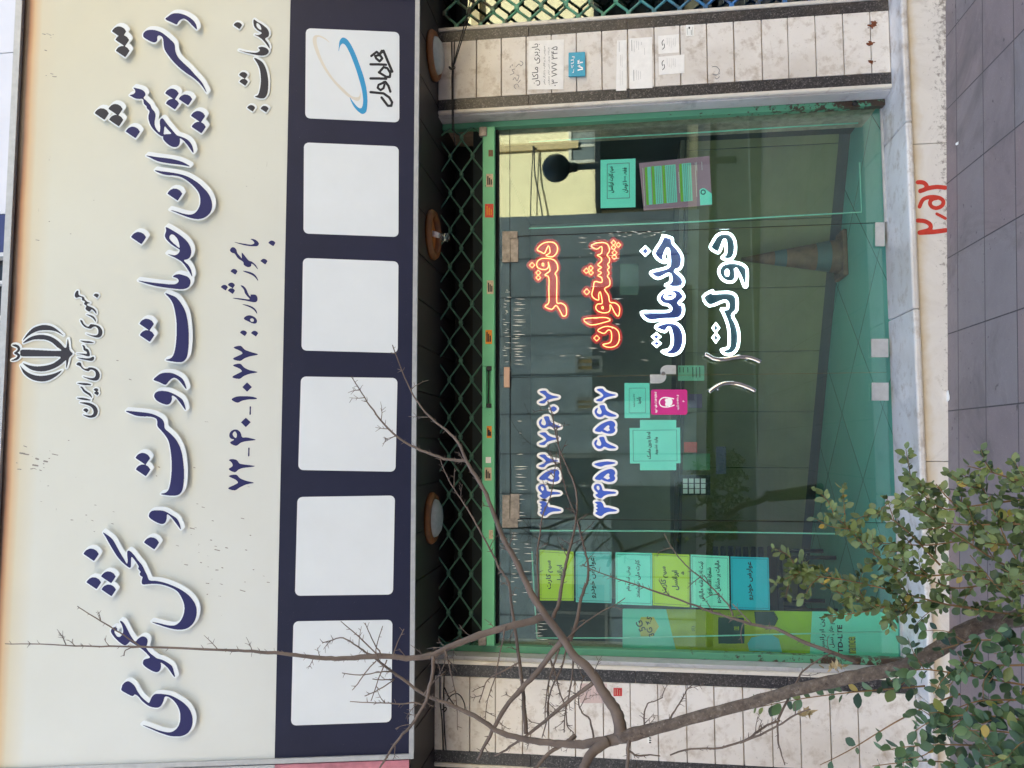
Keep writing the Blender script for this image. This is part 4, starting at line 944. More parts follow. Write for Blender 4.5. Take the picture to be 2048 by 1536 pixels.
word('word', [A_("365,1208 400,1212 450,1220 520,1228 580,1238 640,1255 680,1275 703,1292 650,1282 600,1275 540,1268 470,1255 430,1240 395,1222"),
              B_("431,-24 480,-16 540,-9 600,1 660,16 710,38 760,70 800,105 840,150 865,200 872,245 865,285 845,315 810,340 770,349 720,344 660,325 600,300 540,276 600,292 660,310 710,315 745,300 770,265 782,225 780,180 765,140 735,102 700,70 660,42 620,24 570,16 530,14 480,2")], dots=[dot(B_, 530, 155, 1.05)])
word('letter_dots', [], dots=[dot(B_, 253, 487, 1.06)])
word('word', [B_("520,410 560,430 610,460 650,490 685,525 705,560 713,600 705,635 685,655 655,665 690,700 712,740 720,790 700,755 670,710 640,675 600,650 560,630 520,610 560,622 590,625 615,612 625,590 620,580 580,555 545,528 520,500 511,475 520,445 520,425"),
              B_("302,818 350,825 400,832 450,838 500,843 550,848 595,845 617,825 610,805 590,795 572,790 590,775 620,770 650,777 685,790 705,815 705,845 690,870 660,883 620,884 560,878 500,870 440,860 380,845 340,832")], holes=[B_("565,465 585,475 610,505 622,545 624,572 590,545 562,520 545,495 550,475")])
word('word', [B_("513,915 560,930 600,950 640,1000 670,1060 685,1130 692,1200 694,1270 690,1340 680,1400 660,1430 630,1442 580,1438 515,1425 550,1415 575,1390 590,1340 598,1280 602,1210 600,1130 590,1060 575,1000 550,955")])
word('letter_dots', [], dots=[dot(B_, 317, 1148, 1.02), dot(B_, 320, 1235, 1.02)])
word('word', [C_("425,232 450,205 480,185 520,178 570,182 620,205 650,230 665,260 678,305 655,280 630,248 605,225 585,217 565,222 540,245 515,270 470,250"),
              C_("430,360 437,335 460,320 500,317 545,325 590,345 630,370 655,400 672,465 645,430 615,390 590,362 565,352 565,380 555,408 530,422 490,412 450,390")])
word('word', [C_("212,470 260,472 320,478 380,485 430,498 475,520 500,545 508,575 512,605 545,635 590,680 625,740 645,810 655,890 658,960 652,1040 640,1085 615,1110 570,1117 520,1112 478,1103 515,1095 540,1070 555,1010 563,930 563,850 555,770 540,700 510,650 480,615 455,585 453,545 440,525 400,513 340,512 290,505 250,490")])
word('letter_dots', [], dots=[dot(C_, 287, 828, 1.03), dot(C_, 289, 916, 1.03)])
word('word', [C_("390,1275 395,1250 415,1232 460,1228 510,1235 555,1260 595,1285 620,1320 635,1375 610,1345 580,1305 550,1270 528,1258 525,1290 515,1320 490,1333 450,1320 410,1297")]); word('letter_dots', [], dots=[dot(C_, 352, 1473, 1.06)])
word('word', [D_("230,243 260,262 300,292 330,340 360,395 390,445 415,485 420,455 416,415 420,385 440,388 470,420 500,460 530,495 550,535 570,575 585,610 640,615 700,628 760,650 820,678 880,720 920,765 942,810 946,860 935,910 910,950 870,978 820,987 760,980 690,960 640,943 598,925 660,938 720,952 775,955 815,930 840,890 853,840 850,790 830,740 800,695 750,665 690,645 630,636 570,640 540,642 527,632 530,600 535,585 515,572 512,555 520,545 500,520 505,505 480,465 450,430 445,470 440,515 400,490 350,440 310,380 275,320 250,275")])
word('letter_dots', [], dots=[dot(D_, 82, 408, 1.08)]); word('letter_dots', [], dots=[dot(D_, 105, 625, 1.03), dot(D_, 217, 580, 1.03), dot(D_, 220, 680, 1.02)])
word('word', [G_("355,285 358,262 375,245 398,242 412,258 405,272 388,275 390,300 415,330 440,330 460,305 468,270 455,220 437,190 445,183 465,195 490,230 520,290 550,340 580,375 605,350 640,328 675,335 693,360 690,395 680,425 690,450 715,480 745,505 780,530 830,545 885,575 920,605 935,650 948,705 920,675 890,630 855,595 815,568 818,600 810,635 785,657 745,650 690,620 655,590 650,565 665,540 715,525 700,500 660,460 620,430 590,410 555,390 530,375 515,390 490,410 460,400 410,360 375,320")])
word('word', [G_("455,800 462,775 490,748 520,743 555,765 580,795 600,835 640,890 685,930 708,942 720,915 735,885 760,862 800,858 850,863 910,875 970,905 1030,945 1080,1000 1105,1060 1110,1120 1095,1180 1060,1225 1010,1248 960,1252 890,1245 800,1215 720,1180 630,1140 720,1168 800,1198 880,1215 930,1205 970,1170 992,1120 997,1060 985,1000 955,945 910,900 870,882 850,890 840,925 820,965 790,985 745,983 700,968 650,930 605,880 575,863 555,880 500,855 452,825")])
# second line: licence number
LT = [B_("1028,515 1070,522 1120,530 1160,535 1185,525 1175,505 1155,492 1180,493 1205,505 1220,525 1212,543 1185,548 1140,545 1090,535"),
    B_("998,580 1010,558 1030,556 1048,575 1055,600 1080,630 1090,640 1088,605 1095,600 1140,655 1165,665 1195,690 1215,728 1190,700 1165,680 1160,700 1135,708 1105,690 1100,668 1060,640 1035,605 1015,598"),
    B_("1095,737 1140,742 1180,758 1205,785 1215,815 1190,785 1160,765"),
    B_("1080,848 1105,855 1125,880 1135,905 1150,930 1160,930 1155,920 1195,920 1210,945 1205,970 1180,977 1120,965 1060,955 1015,945 1070,947 1130,955 1150,953 1130,930 1112,905 1105,880"),
    B_("1090,992 1140,1000 1175,1015 1200,1040 1207,1068 1185,1040 1155,1018"), B_("1105,1105 1120,1085 1150,1078 1185,1090 1205,1115 1200,1138 1175,1140 1140,1125")]
d5 = lambda *ps: [dot(B_, x, y, .5) for x, y in ps]
kw_ = dict(back=None, blur=.9, g=.35)
word('licence_word', LT[:1], dots=d5((1293, 522)), **kw_); word('licence_word', LT[1:3], dots=d5((1232, 662), (1002, 740)), **kw_)
word('licence_word', LT[3:], holes=[B_("1152,1108 1170,1100 1182,1112 1178,1128 1160,1126")], dots=d5((928, 862), (982, 845), (982, 888)), **kw_); word('colon', [], dots=d5((1075, 1212), (1160, 1215)), **kw_)
sv = [B_("1025,1325 1080,1312 1110,1340 1155,1358 1215,1378 1155,1392 1110,1408 1075,1428 1020,1412 1070,1385 1095,1370 1075,1350"), C_("1020,118 1075,105 1105,133 1150,155 1212,170 1150,183 1105,200 1070,222 1015,208 1065,178 1090,163 1070,142"),
      C_("1010,380 1050,358 1110,355 1165,358 1205,370 1195,378 1140,380 1090,390 1055,405"), C_("993,660 1000,632 1025,613 1055,613 1080,635 1092,670 1130,672 1193,687 1180,694 1120,701 1080,713 1045,736 998,712 1030,690 1005,680"),
      C_("990,845 1015,838 1050,845 1070,870 1100,878 1188,890 1160,899 1100,906 1065,918 1035,939 988,916 1018,892 1012,865"), C_("988,968 1045,957 1075,985 1125,1005 1183,1020 1125,1032 1075,1055 1035,1078 983,1062 1035,1035 1060,1018 1040,995")]
kd = dict(back=None, blur=.8, g=.35)
for i, p in enumerate(sv): word('licence_digit', [p], holes=[C_("1018,650 1025,632 1040,626 1052,650 1046,676 1030,668")] if i == 3 else (), **kd)
for p in ("1093,285 1130,248 1167,285 1130,320", "1083,555 1120,520 1158,555 1120,592"): word('licence_digit', [], dots=[C_(p)], **kd)
for p in ("1150,433 1160,433 1158,498 1148,498", "1139,750 1149,750 1147,817 1137,817"): word('dash', [], dots=[C_(p)], **kd)
word('services_text', [A_("1182,155 1210,172 1250,195 1285,225 1300,255 1295,285 1270,303 1295,340 1305,378 1280,345 1250,310 1215,285 1185,270 1215,275 1240,265 1242,255 1210,235 1185,205"), A_("1060,388 1110,400 1160,408 1200,410 1225,400 1230,385 1218,372 1250,365 1285,378 1298,400 1280,425 1240,432 1180,422 1120,408"),
    A_("1185,450 1220,462 1255,490 1280,545 1293,610 1293,680 1285,730 1262,758 1225,758 1190,745 1215,735 1230,690 1238,620 1230,540 1210,490")], holes=[A_("1208,180 1235,205 1240,235 1215,222 1203,200")],
    dots=[dot(A_, 1028, 198, .6), dot(A_, 1070, 580, .6), dot(A_, 1073, 632, .6), dot(A_, 1132, 832, .57), dot(A_, 1235, 838, .57)], mat=M_darklet, back=(2.2, 1.6, -1.6), lift=.006, blur=1.0, g=.35)
word('emblem', [Fm("240,725 290,650 350,595 420,570 470,565 540,580 600,620 640,655 658,674 600,640 540,622 470,618 400,625 330,655 280,690"),
    Fm("240,752 300,700 360,675 430,665 500,675 560,700 620,745 665,795 688,788 700,705 712,760 718,820 750,860 715,900 700,960 682,1010 685,950 680,925 640,960 580,1000 500,1030 430,1040 350,1030 290,1000 240,955 300,975 370,988 440,985 520,970 580,940 625,890 440,888 330,886 230,885 215,850 235,818 400,822 630,830 590,790 540,745 480,718 420,712 350,715 290,735"),
    Fm("212,975 240,1010 300,1055 370,1080 440,1085 510,1075 580,1055 640,1030 600,1075 540,1115 480,1138 420,1142 350,1128 290,1095 245,1050"),
    Fm("130,770 165,763 200,778 213,805 205,835 187,848 213,870 206,902 180,922 140,932 120,925 150,915 180,895 185,875 165,865 150,850 168,838 188,815 180,795 150,783")], mat=M_darklet, back=(2.6, 1.8, -1.8), lift=.006, blur=.9, g=.4)
word('state_name', [Fm("770,265 778,235 795,213 808,222 808,250 830,268 862,278 872,300 900,328 930,340 902,347 897,362 930,378 962,393 987,420 992,452 970,425 942,405 925,427 900,420 880,398 890,370 865,350 875,325 845,310 845,287 815,278 785,287"),
    Fm("885,455 930,462 965,480 985,510 985,532 960,500 925,475"), Fm("825,513 847,520 862,550 890,575 915,580 930,558 970,560 1020,578 1052,620 1047,670 1010,694 950,682 878,650 940,668 990,670 1010,650 1010,610 985,582 955,587 935,602 900,597 863,577 838,545"),
    Fm("822,724 880,728 930,733 967,746 920,750 870,744"), Fm("848,768 872,780 882,803 905,813 922,850 922,882 890,882 840,867 783,857 850,857 895,860 888,835 863,822 858,795"), Fm("792,898 860,903 920,905 958,888 970,905 957,927 930,932 880,922 840,914"),
    Fm("788,970 805,948 832,953 842,985 870,1010 900,1010 920,998 960,1003 1000,1023 1027,1070 1017,1117 980,1135 920,1122 848,1090 920,1106 965,1106 985,1080 980,1042 950,1022 925,1024 915,1037 885,1032 848,1012 825,987"),
    Fm("792,1158 860,1158 910,1163 942,1178 890,1182 840,1174"), Fm("826,1196 850,1198 872,1228 900,1248 932,1270 947,1310 915,1282 883,1262 858,1242 843,1217"), Fm("788,1310 860,1310 932,1330 920,1337 850,1330"),
    Fm("818,1358 880,1356 940,1368 987,1400 1007,1450 987,1497 935,1514 885,1500 853,1480 905,1490 943,1488 963,1465 958,1427 930,1397 880,1377")], dots=[dot(Fm, 963, 262, .5), dot(Fm, 963, 1228, .46), dot(Fm, 968, 1262, .46), dot(Fm, 856, 1436, .5)], mat=M_darklet, back=(2.2, 1.2, -1.2), lift=.005, blur=.8, g=.35)
# scuffs and scratches on the board
r = Ras(25, 60, 560, 1420, .6); q = random.Random(31)
for cx, cy, sx, sy, n in ((75, 925, 24, 22, 18), (160, 1010, 50, 30, 9), (420, 1080, 45, 50, 26), (470, 1160, 50, 40, 12), (95, 90, 10, 60, 14), (330, 960, 50, 40, 8), (260, 620, 150, 250, 6), (110, 560, 30, 60, 4)):
    for _ in range(n):
        x, y = cx + q.gauss(0, sx), cy + q.gauss(0, sy); L = q.uniform(1, 9) * (1.3 if q.random() < .3 else .7); s_ = q.uniform(.05, .4); r.stroke([(x, y), (x + L, y + s_ * L)], q.uniform(.3, .9))
for x, y in ((40, 906), (48, 908), (72, 917), (88, 922), (66, 930)): r.stroke([(x, y), (x + q.uniform(4, 12), y + 1.5)], q.uniform(1.2, 2))
tag(draw('scuffs', r, SP, .0002, .0002, flat('scuff', S(146, 140, 132), .8, var=.3, scale=90), sg, .7, tol=.2), kind='stuff')
# neighbouring sign, cut off by the photo's left edge
ns = thing('neighbour_sign', 'edge of a pink and grey sign board hanging left of the large shop sign', 'sign', SP.mat() @ Vector((L_ - .4, .3, 0)))
x1 = L_ - .034
spbox('sign_face', x1 - 1.6, x1, bot, nav, flat('pink_print', S(190, 120, 132), 0.4, var=.4, scale=7), ns, -.02, .012); spbox('upper_face', x1 - 1.6, x1, nav + .001, top, flat('grey_print', S(196, 196, 196), 0.4), ns, -.02, .012)
spbox('back_panel', x1 - 1.6, x1, bot, top, M_alu, ns, -.06, .01)

# ================================================================ right-hand neighbour window with its grille
nb_ = thing('neighbour_window', 'window of the next shop at the right edge, behind a blue green lattice', 'window', (2.9, .15, .2))
part_box('pane', m_glass('neighbour_glass', (.35, .42, .42, 1), .16), nb_, 2.44, 3.6, GY + .02, GY + .028, .2, SOF - .1)
part_box('backing', M_dark, nb_, 2.44, 3.6, .5, .55, .2, SOF); part_box('wall', M_tile, nb_, 3.6, 10.4, 0.0, .5, 0.17, SOF + .06)
ng = thing('window_grille', 'blue green painted lattice grille at the right edge of the photo', 'grille', (2.9, .1, .2))
rws = [SOF - .02 - i * .072 for i in range(33)]
M_bg = Mat('blue_green_paint', 0.4); z_ = M_bg.xyz()[2]; M_bg.color(M_bg.mix(M_bg.ramp(M_bg.noise(8, 6, .7), [(.45, (0, 0, 0)), (.62, (1, 1, 1))]), M_bg.ramp(M_bg.math('MULTIPLY', z_, .4), [(.42, S(50, 120, 190)), (.66, S(86, 160, 130))]), S(70, 66, 56)))
l2, n2 = lattice(rws, 2.445, 3.59, 2.56, .17, 0.075, .0085, [])
b = MB()
for i in range(0, 33): 
    k = 0
    while 2.475 + k * .17 < 3.59:
        xc = 2.475 + k * .17 + (.085 if i % 2 == 0 else 0); b.box(xc - .014, xc + .014, .06, .09, rws[i] - .013, rws[i] + .013, .004); k += 1
l2.add(b.v, b.f); l2.build('lattice', M_bg.m, ng)

# ================================================================ things stuck on the pilasters
PF = facade(-.0075)
def wallpaper(name, label, cat, quad, mat, lines=(), ink=None, rows=(), grp=None):
    o = sheet(name, label, cat, PF, quad, 0.0006, mat, .0006, grp)
    for (s, x0, x1, yr, yl, bd) in lines: text('text', s, PF, x0, x1, yr, yl, .0014, ink or M_ink, o, bd)
    b = MB()
    for (x, yr, yl, w) in rows:
        a, c = PF.hit(x + w, yl), PF.hit(x, yr); b.box(a.x, c.x, PF.o.y - .0018, PF.o.y - .0013, a.z, c.z)
    if rows: b.build('print', ink or M_grey, o)
    return o
wallpaper('freight_notice', 'white freight poster with a phone number on the right pilaster', 'poster', [(1057, 82), (1128, 79), (1127, 178.5), (1056, 179.5)], M_paperw, [("باربری ماکان", 1064, 1080, 87, 172, 0), ("۳۴۵ ۷۷۷ ۰۳", 1103, 1115, 93, 173, .0), ("سرویس بار و اثاثیه با کارگر ماهر", 1086, 1091, 92, 170, 0), ("شبانه روزی حتی ایام تعطیل", 1096, 1100, 95, 170, 0)])
o = tag(px_plate('number_plate', flat('blue_enamel', S(28, 156, 190), 0.3, var=.1, scale=40), None, [(1137.5, 107), (1170, 105.5), (1170.5, 153), (1137.5, 154)], -.016, .009, .004), 'small bright turquoise house number plate on the right pilaster', 'number plate')
PN = facade(-.0264); text('text', "۱۸۴", PN, 1155, 1166, 118, 142, .0004, M_white, o, .04); text('text', "پلاک", PN, 1142, 1150, 112, 146, .0004, M_white, o, .0)
wallpaper('notice', 'narrow torn white notice pasted on the right pilaster', 'notice', [(1234, 81), (1253, 80), (1253, 181), (1232, 182)], M_paperw, rows=[(1238, 84, 104, .8), (1241, 110, 132, .6), (1244, 108, 135, .6), (1240, 140, 172, .6), (1245, 142, 170, .6)])
wallpaper('notice', 'pasted white notice with dense lines, below the narrow torn one on the right pilaster', 'notice', [(1259, 77), (1304, 74), (1305, 176), (1260, 178)], M_paperw, rows=[(1263, 80, 102, 1.2), (1268, 82, 104, .7), (1273, 82, 97, .6), (1277, 83, 100, .6), (1283, 84, 90, .6), (1267, 140, 162, 1.2), (1273, 140, 160, .6), (1277, 142, 160, .6), (1281, 143, 158, .6), (1289, 96, 110, .6)])
GN = 'pair of white notices side by side on the right pilaster'
for (qd, l, d) in (([(1316, 72), (1358, 68.5), (1358, 105), (1317, 108)], 'white notice with a handwritten mark, right one of the lower pair on the pilaster', 0), ([(1317, 114), (1369, 109), (1369, 146), (1318, 150)], 'white notice with a handwritten mark, left one of the lower pair on the pilaster', 41)):
    o = wallpaper('notice', l, 'notice', qd, M_paperw, rows=[(1334 + i * 4, 76 + d, 90 + d + (i % 3) * 3, .6) for i in range(5)], grp=GN)
    r_ = Ras(1320, 75 + d, 1334, 105 + d, .3); r_.stroke(smooth([(1327, 80 + d), (1324, 85 + d), (1325, 91 + d)]), .6).stroke(smooth([(1328, 88 + d), (1329, 94 + d), (1325, 99 + d)]), .6); draw('handwriting', r_, PF, .0014, .0004, M_ink, o, .8)
wallpaper('sticker', 'small white sticker with a dark picture at its foot on the right pilaster', 'sticker', box4(1372, 50, 1388, 72), M_paper, rows=[(1374, 56, 70, .8), (1377, 54, 58, 3), (1382, 60, 70, 1), (1385, 54, 71, .8)], ink=M_ink)
wallpaper('notice', 'pinkish faded notice on the left pilaster behind the branches', 'notice', box4(1160, 1367, 1214, 1406), flat('pinkish_paper', S(206, 184, 180), 0.8, var=.1), rows=[(1172, 1376, 1396, 1), (1180, 1374, 1400, .7), (1186, 1374, 1400, .7), (1192, 1376, 1396, .7), (1198, 1374, 1398, .7)])
wallpaper('sticker', 'small red sticker with pale print on the left pilaster', 'sticker', box4(1227, 1376, 1244, 1392), flat('crimson_sticker', S(192, 40, 48), 0.6, var=.1), rows=[(1229.5, 1378, 1390, 1.2), (1234, 1378, 1390, 1.2), (1239, 1380, 1390, 1)], ink=M_beige)
wallpaper('sticker', 'white barred sticker near the foot of the left pilaster', 'sticker', box4(1295, 1463, 1303, 1486), M_paper, rows=[(1298, 1465 + i * 4.6, 1468 + i * 4.6, 4.5) for i in range(5)], ink=M_ink)
# pencil marks belong to the wall tiles; faint rust around old fixings
hand = Ras(1015, 120, 1050, 185, .3)
for s in ("1032,178 1028,172 1034,168 1038,174", "1036,166 1041,160", "1026,160 1030,155 1034,162 1038,152 1033,150", "1020,150 1028,146 1024,140 1030,138", "1032,134 1038,128 1042,132 1046,126 1040,122", "1020,136 1021,132", "1024,132 1025,129"): hand.stroke(smooth(P(s)), .5)
draw('handwriting', hand, facade(-.0078), .0002, .0003, M_grey, bld, .8)
hand = Ras(1418, 130, 1445, 162, .3)
for s in ("1424,134 1432,133 1439,140 1437,146", "1425,148 1432,150 1440,146", "1430,155 1434,158 1439,153"): hand.stroke(smooth(P(s)), .5)
draw('handwriting', hand, facade(-.0078), .0002, .0003, M_grey, bld, .8)
rs = MB(); q = random.Random(5); M_rust = flat('rust_stain', S(112, 62, 36), 0.9, var=.3, scale=60)
r_ = Ras(1728, 30, 1768, 135, .4)
for cx, cy in ((1750, 46), (1742, 52), (1742, 86), (1744, 124)):
    for _ in range(16): x, y = cx + q.gauss(0, 3), cy + q.gauss(0, 2); r_.stroke([(x, y), (x - q.uniform(0, 5), y)], q.uniform(.4, 1.6))
tag(draw('rust_stain', r_, facade(-.0078), .0002, .0003, M_rust, bld, 1.6), kind='stuff')

# ================================================================ cables
def cable(name, label, runs, w=.004):
    b = MB()
    for pts, Y in runs: b.tube([at(x, y, yy) for (x, y), yy in zip(smooth(pts, 4), np.interp(np.linspace(0, 1, (len(pts) - 1) * 4 + 1), np.linspace(0, 1, len(Y)), Y))], w, 6)
    return tag(b.build(name, M_cable), label, 'cable')
cable('cable_bundle', 'black cables knotted together across the top of the right pilaster', [(P("903,84 904,120 905,136 904,200 905,262"), [-.03, -.03]), (P("909,84 908,118 907,134 906,190 908,262 910,290"), [-.04, -.04]), (P("907,128 916,95 930,45 941,0 944,-20"), [-.05, -.2]), (P("908,130 920,92 936,42 948,0 952,-20"), [-.05, -.2]), (P("902,136 898,133 900,138 907,139"), [-.05, -.05]), (P("905,131 910,135 905,140 901,135"), [-.06, -.06])], .0032)
cable('cable_loop', 'black cables with a loose loop at the top of the left pilaster', [(P("880,1348 880,1400 884,1440 886,1500"), [-.03, -.03]), (P("888,1350 887,1395 888,1440 892,1500"), [-.04, -.04]), (P("889,1375 898,1395 910,1412 916,1418"), [-.04, -.04]), (P("892,1405 900,1393 912,1387 922,1393 929,1408 930,1420"), [-.04, -.04]), (P("884,1420 890,1415 893,1418 888,1424"), [-.05, -.05])], .0034)

# ================================================================ bare tree in front, left
M_bark = Mat('bark', 0.85); c_ = M_bark.ramp(M_bark.noise(45, 6, .7), [(.3, S(78, 68, 60)), (.55, S(116, 103, 92)), (.75, S(158, 148, 136))]); c_ = M_bark.mix(M_bark.ramp(M_bark.noise(6, 4), [(.5, (0, 0, 0)), (.7, (.5,) * 3)]), c_, S(100, 80, 68)); c_ = M_bark.mix(M_bark.ramp(M_bark.noise(95, 4, .8), [(.62, (0, 0, 0)), (.68, (.8,) * 3)]), c_, S(176, 164, 156)); c_ = M_bark.mix(M_bark.ramp(M_bark.noise(30, 5, .8, dist=1.5), [(.62, (0, 0, 0)), (.67, (.85,) * 3)]), c_, S(58, 46, 44)); M_bark.color(c_); M_bark.bump(M_bark.noise(48, 7, .75, dist=.8), .008, 1.0)
M_twig = flat('twig_bark', S(106, 92, 82), 0.8, var=.3, scale=12)
tr = thing('bare_tree', 'thin bare branching tree rising in front of the left pilaster and sign', 'tree', (atz(2120, 1230, 0).x, -2.0, 0))
TY = -2.0
def limb(b, s, r, Y, n=9, k=4):
    p = P(s) if isinstance(s, str) else s; q = smooth(p, k); m = len(q)
    Ys = np.interp(np.linspace(0, 1, m), np.linspace(0, 1, len(Y)), Y); rs_ = np.interp(np.linspace(0, 1, m), np.linspace(0, 1, len(r)), r)
    wob = random.Random(int(p[0][0] * 7 + p[0][1]))
    pts, rad = [], []
    for (x, y), yy, rr in zip(q, Ys, rs_):
        j = .25 * min(rr, 2); pts.append(at(x + wob.gauss(0, j), y + wob.gauss(0, j), yy)); rad.append(max(.0006, rr * (yy + 4.4) / F) * wob.uniform(.93, 1.07))
    b.tube(pts, rad, n); return q, Ys, rs_
tb = MB(); spines = []
base = atz(2120, 1225, -.05)
q_, Y_, r0 = limb(tb, "2130,1205 2060,1232 1990,1243 1930,1262 1890,1290 1840,1318 1780,1340 1716,1352 1640,1368 1560,1388 1480,1412 1400,1432 1330,1452 1270,1468 1241,1474", [17, 15.5, 14.5, 13, 12, 11, 10.5, 11.2, 13.5], [-2.05, -2.0, -1.95, -1.9], 14)
# run the trunk on down into the soil
p0 = at(2130, 1205, -2.05); tb.tube([p0 + (p0 - at(2060, 1232, -2.02)) * .3, p0, ], [.045, .042], 14); tb.tube([Vector((p0.x + .06, p0.y, -.08)), Vector((p0.x + .03, p0.y, p0.z * .5)), p0], [.075, .052, .042], 14)
tb.build('trunk', M_bark.m, tr)
q = random.Random(21)
def thorns(parent, qq, Ys, dens):
    tw = MB(); m = len(qq); L = sum(math.hypot(qq[i + 1][0] - qq[i][0], qq[i + 1][1] - qq[i][1]) for i in range(m - 1))
    for _ in range(max(2, int(L / dens))):
        i = q.randrange(1, m - 1); (x, y), yy = qq[i], Ys[i]; a = math.atan2(qq[i + 1][1] - y, qq[i + 1][0] - x) + q.choice((-1, 1)) * q.uniform(.5, 1.3)
        l = q.uniform(4, 12) if q.random() < .88 else q.uniform(18, 44); bend = q.uniform(-.35, .35); dy = q.uniform(-.02, .02)
        pts = [at(x + l * t * math.cos(a + bend * t), y + l * t * math.sin(a + bend * t), yy + dy * t * l / 10) for t in (0, .35, .7, 1)]
        d = (yy + 4.4) / F; w = q.uniform(.55, .95) if l < 18 else 1.0
        tw.tube(pts, [w * d, w * .8 * d, w * .6 * d, .35 * d], 5)
        if l > 18:
            for _k in range(3):
                t = q.uniform(.3, .9); bx, by = x + l * t * math.cos(a + bend * t), y + l * t * math.sin(a + bend * t); a2 = a + q.choice((-1, 1)) * q.uniform(.5, 1.1); l2 = q.uniform(4, 12)
                tw.tube([at(bx, by, yy), at(bx + l2 * math.cos(a2), by + l2 * math.sin(a2), yy)], [.6 * d, .35 * d], 5)
    tag(tw.build('twigs', M_twig, parent), kind='stuff')
def B(s, r, Y, keep=True):
    lm = MB(); o = limb(lm, s, r, Y, 8); p = lm.build('limb', M_twig, tr); thorns(p, o[0], o[1], 10 if keep else 24)
B("1241,1470 1238,1440 1229,1416 1210,1389 1179,1339 1147,1310 1118,1266 1089,1228 1060,1183 1029,1116 1005,1075 992,1040 973,990 950,950 933,922 917,886 892,861 850,824 821,780 800,730 785,690", [13, 11, 9.5, 8, 7, 5.6, 4.6, 3.8, 3.0, 2.1, 1.4, 1.0], [-1.9, -1.85, -1.8, -1.75, -1.7])
B("933,922 889,917 841,900 800,878 770,850 740,812 720,780 703,754", [3, 2.6, 2.0, 1.4, .9], [-1.72, -1.75])
B("1092,1232 1060,1243 1022,1251 960,1270 911,1289 880,1303 865,1310 827,1316 765,1312 720,1315 682,1317 640,1316 590,1310 550,1306 490,1302 436,1299.5 306,1294 220,1293 150,1291.7 80,1288 10,1288", [7.5, 7, 6.5, 6, 5.5, 5, 4.2, 3.5, 2.8, 2, 1.3, .9], [-1.8, -1.85, -1.9, -1.9])
B("283,1294 250,1272 210,1247 178,1228 155,1213", [1.7, 1.3, .9], [-1.9, -1.92], False)
B("283,1294 262,1296 250,1302 248,1312", [1.3, .9], [-1.9, -1.9], False)
B("866,1312 866,1341 857,1383 848,1410 823,1449 800,1475 780,1503 759,1536", [4, 3.6, 3, 2.4, 1.8], [-1.88, -1.9])
B("1241,1474 1225,1480 1189,1485 1158,1489 1116,1487 1080,1483 1047,1478 1015,1470 991,1460 960,1438 911,1414 880,1402 848,1389 807,1360 757,1322 730,1303 713,1291 686,1276 661,1281 644,1286", [13, 10, 8, 6.8, 6, 5.2, 4.4, 3.6, 2.9, 2.3, 1.7, 1.2, .9], [-1.9, -1.85, -1.8])
B("1215,1482 1195,1496 1179,1512 1168,1536 1160,1560", [11, 10, 9.5, 9], [-1.9, -1.95])
B("1124,1282 1100,1310 1077,1341 1043,1378 1012,1414 991,1451 968,1493 955,1520", [6.5, 5.5, 5, 4.5, 3.6, 2.6], [-1.82, -1.78])
B("1052,1468 1049,1430 1047,1403 1044,1362 1036,1300 1029,1247 1022,1205 1017,1164 1000,1139 990,1118 979,1097 958,1058 935,1018 908,978 890,944 879,913", [4.5, 4, 3.6, 3, 2.4, 2, 1.6, 1.2, .9], [-1.82, -1.7, -1.65])
B("1187,1366 1170,1378 1147,1395 1106,1428 1075,1454 1049,1474 1012,1499 990,1512", [4.6, 4, 3.6, 3, 2.2, 1.6], [-1.85, -1.8])
B("1150,1470 1140,1480 1127,1489 1102,1503 1085,1520 1068,1540", [5, 4.5, 4, 3.6], [-1.86, -1.9])
B("1106,1236 1118,1204 1124,1167 1130,1135 1136,1109 1143,1083 1149,1060 1153,1030 1153,990 1144,957 1130,925 1119,898 1110,860 1104,827 1095,802", [4, 3.4, 2.8, 2.4, 2, 1.6, 1.3, .9], [-1.78, -1.7, -1.6])
B("1140,1282 1155,1236 1161,1200 1170,1175 1176,1158 1176,1128 1168,1092 1159,1060 1150,1030 1135,990 1122,940 1117,886 1112,850", [4, 3.4, 2.8, 2.2, 1.8, 1.5, 1.2, .9], [-1.78, -1.68, -1.6])
B("1078,1197 1076,1160 1075,1099 1081,1060 1085,1032 1102,990 1108,955 1113,905", [2.2, 2, 1.7, 1.4, 1, .8], [-1.8, -1.75])
B("1187,1480 1180,1440 1165,1425 1157,1405 1160,1380 1168,1350", [2, 1.6, 1.2, .8], [-1.85, -1.8])
B("1128,1284 1150,1262 1180,1238 1205,1222 1230,1210 1250,1196", [1.8, 1.4, 1, .8], [-1.8, -1.75], False)
B("1118,1298 1108,1330 1098,1360 1092,1400 1090,1440", [2.2, 1.8, 1.4, 1], [-1.82, -1.78])
B("1147,1312 1144,1350 1138,1390 1130,1430 1128,1465", [2, 1.7, 1.4, 1.1], [-1.82, -1.84])
B("1133,1296 1125,1330 1106,1370 1096,1405 1094,1440 1084,1475", [2, 1.7, 1.4, 1.1], [-1.8, -1.82])
B("1099,1314 1110,1345 1120,1385 1131,1415 1134,1450 1148,1466", [1.6, 1.5, 1.3, 1], [-1.8, -1.82])
B("1012,1252 1000,1305 990,1355 975,1400 970,1440", [1.6, 1.3, 1, .8], [-1.83, -1.8])
B("1040,1325 1000,1345 975,1360 965,1385 958,1405", [1.8, 1.5, 1.1, .8], [-1.8, -1.78])
B("850,1412 830,1405 800,1408 770,1406 735,1405 700,1403", [1.8, 1.5, 1.2, .8], [-1.88, -1.92])
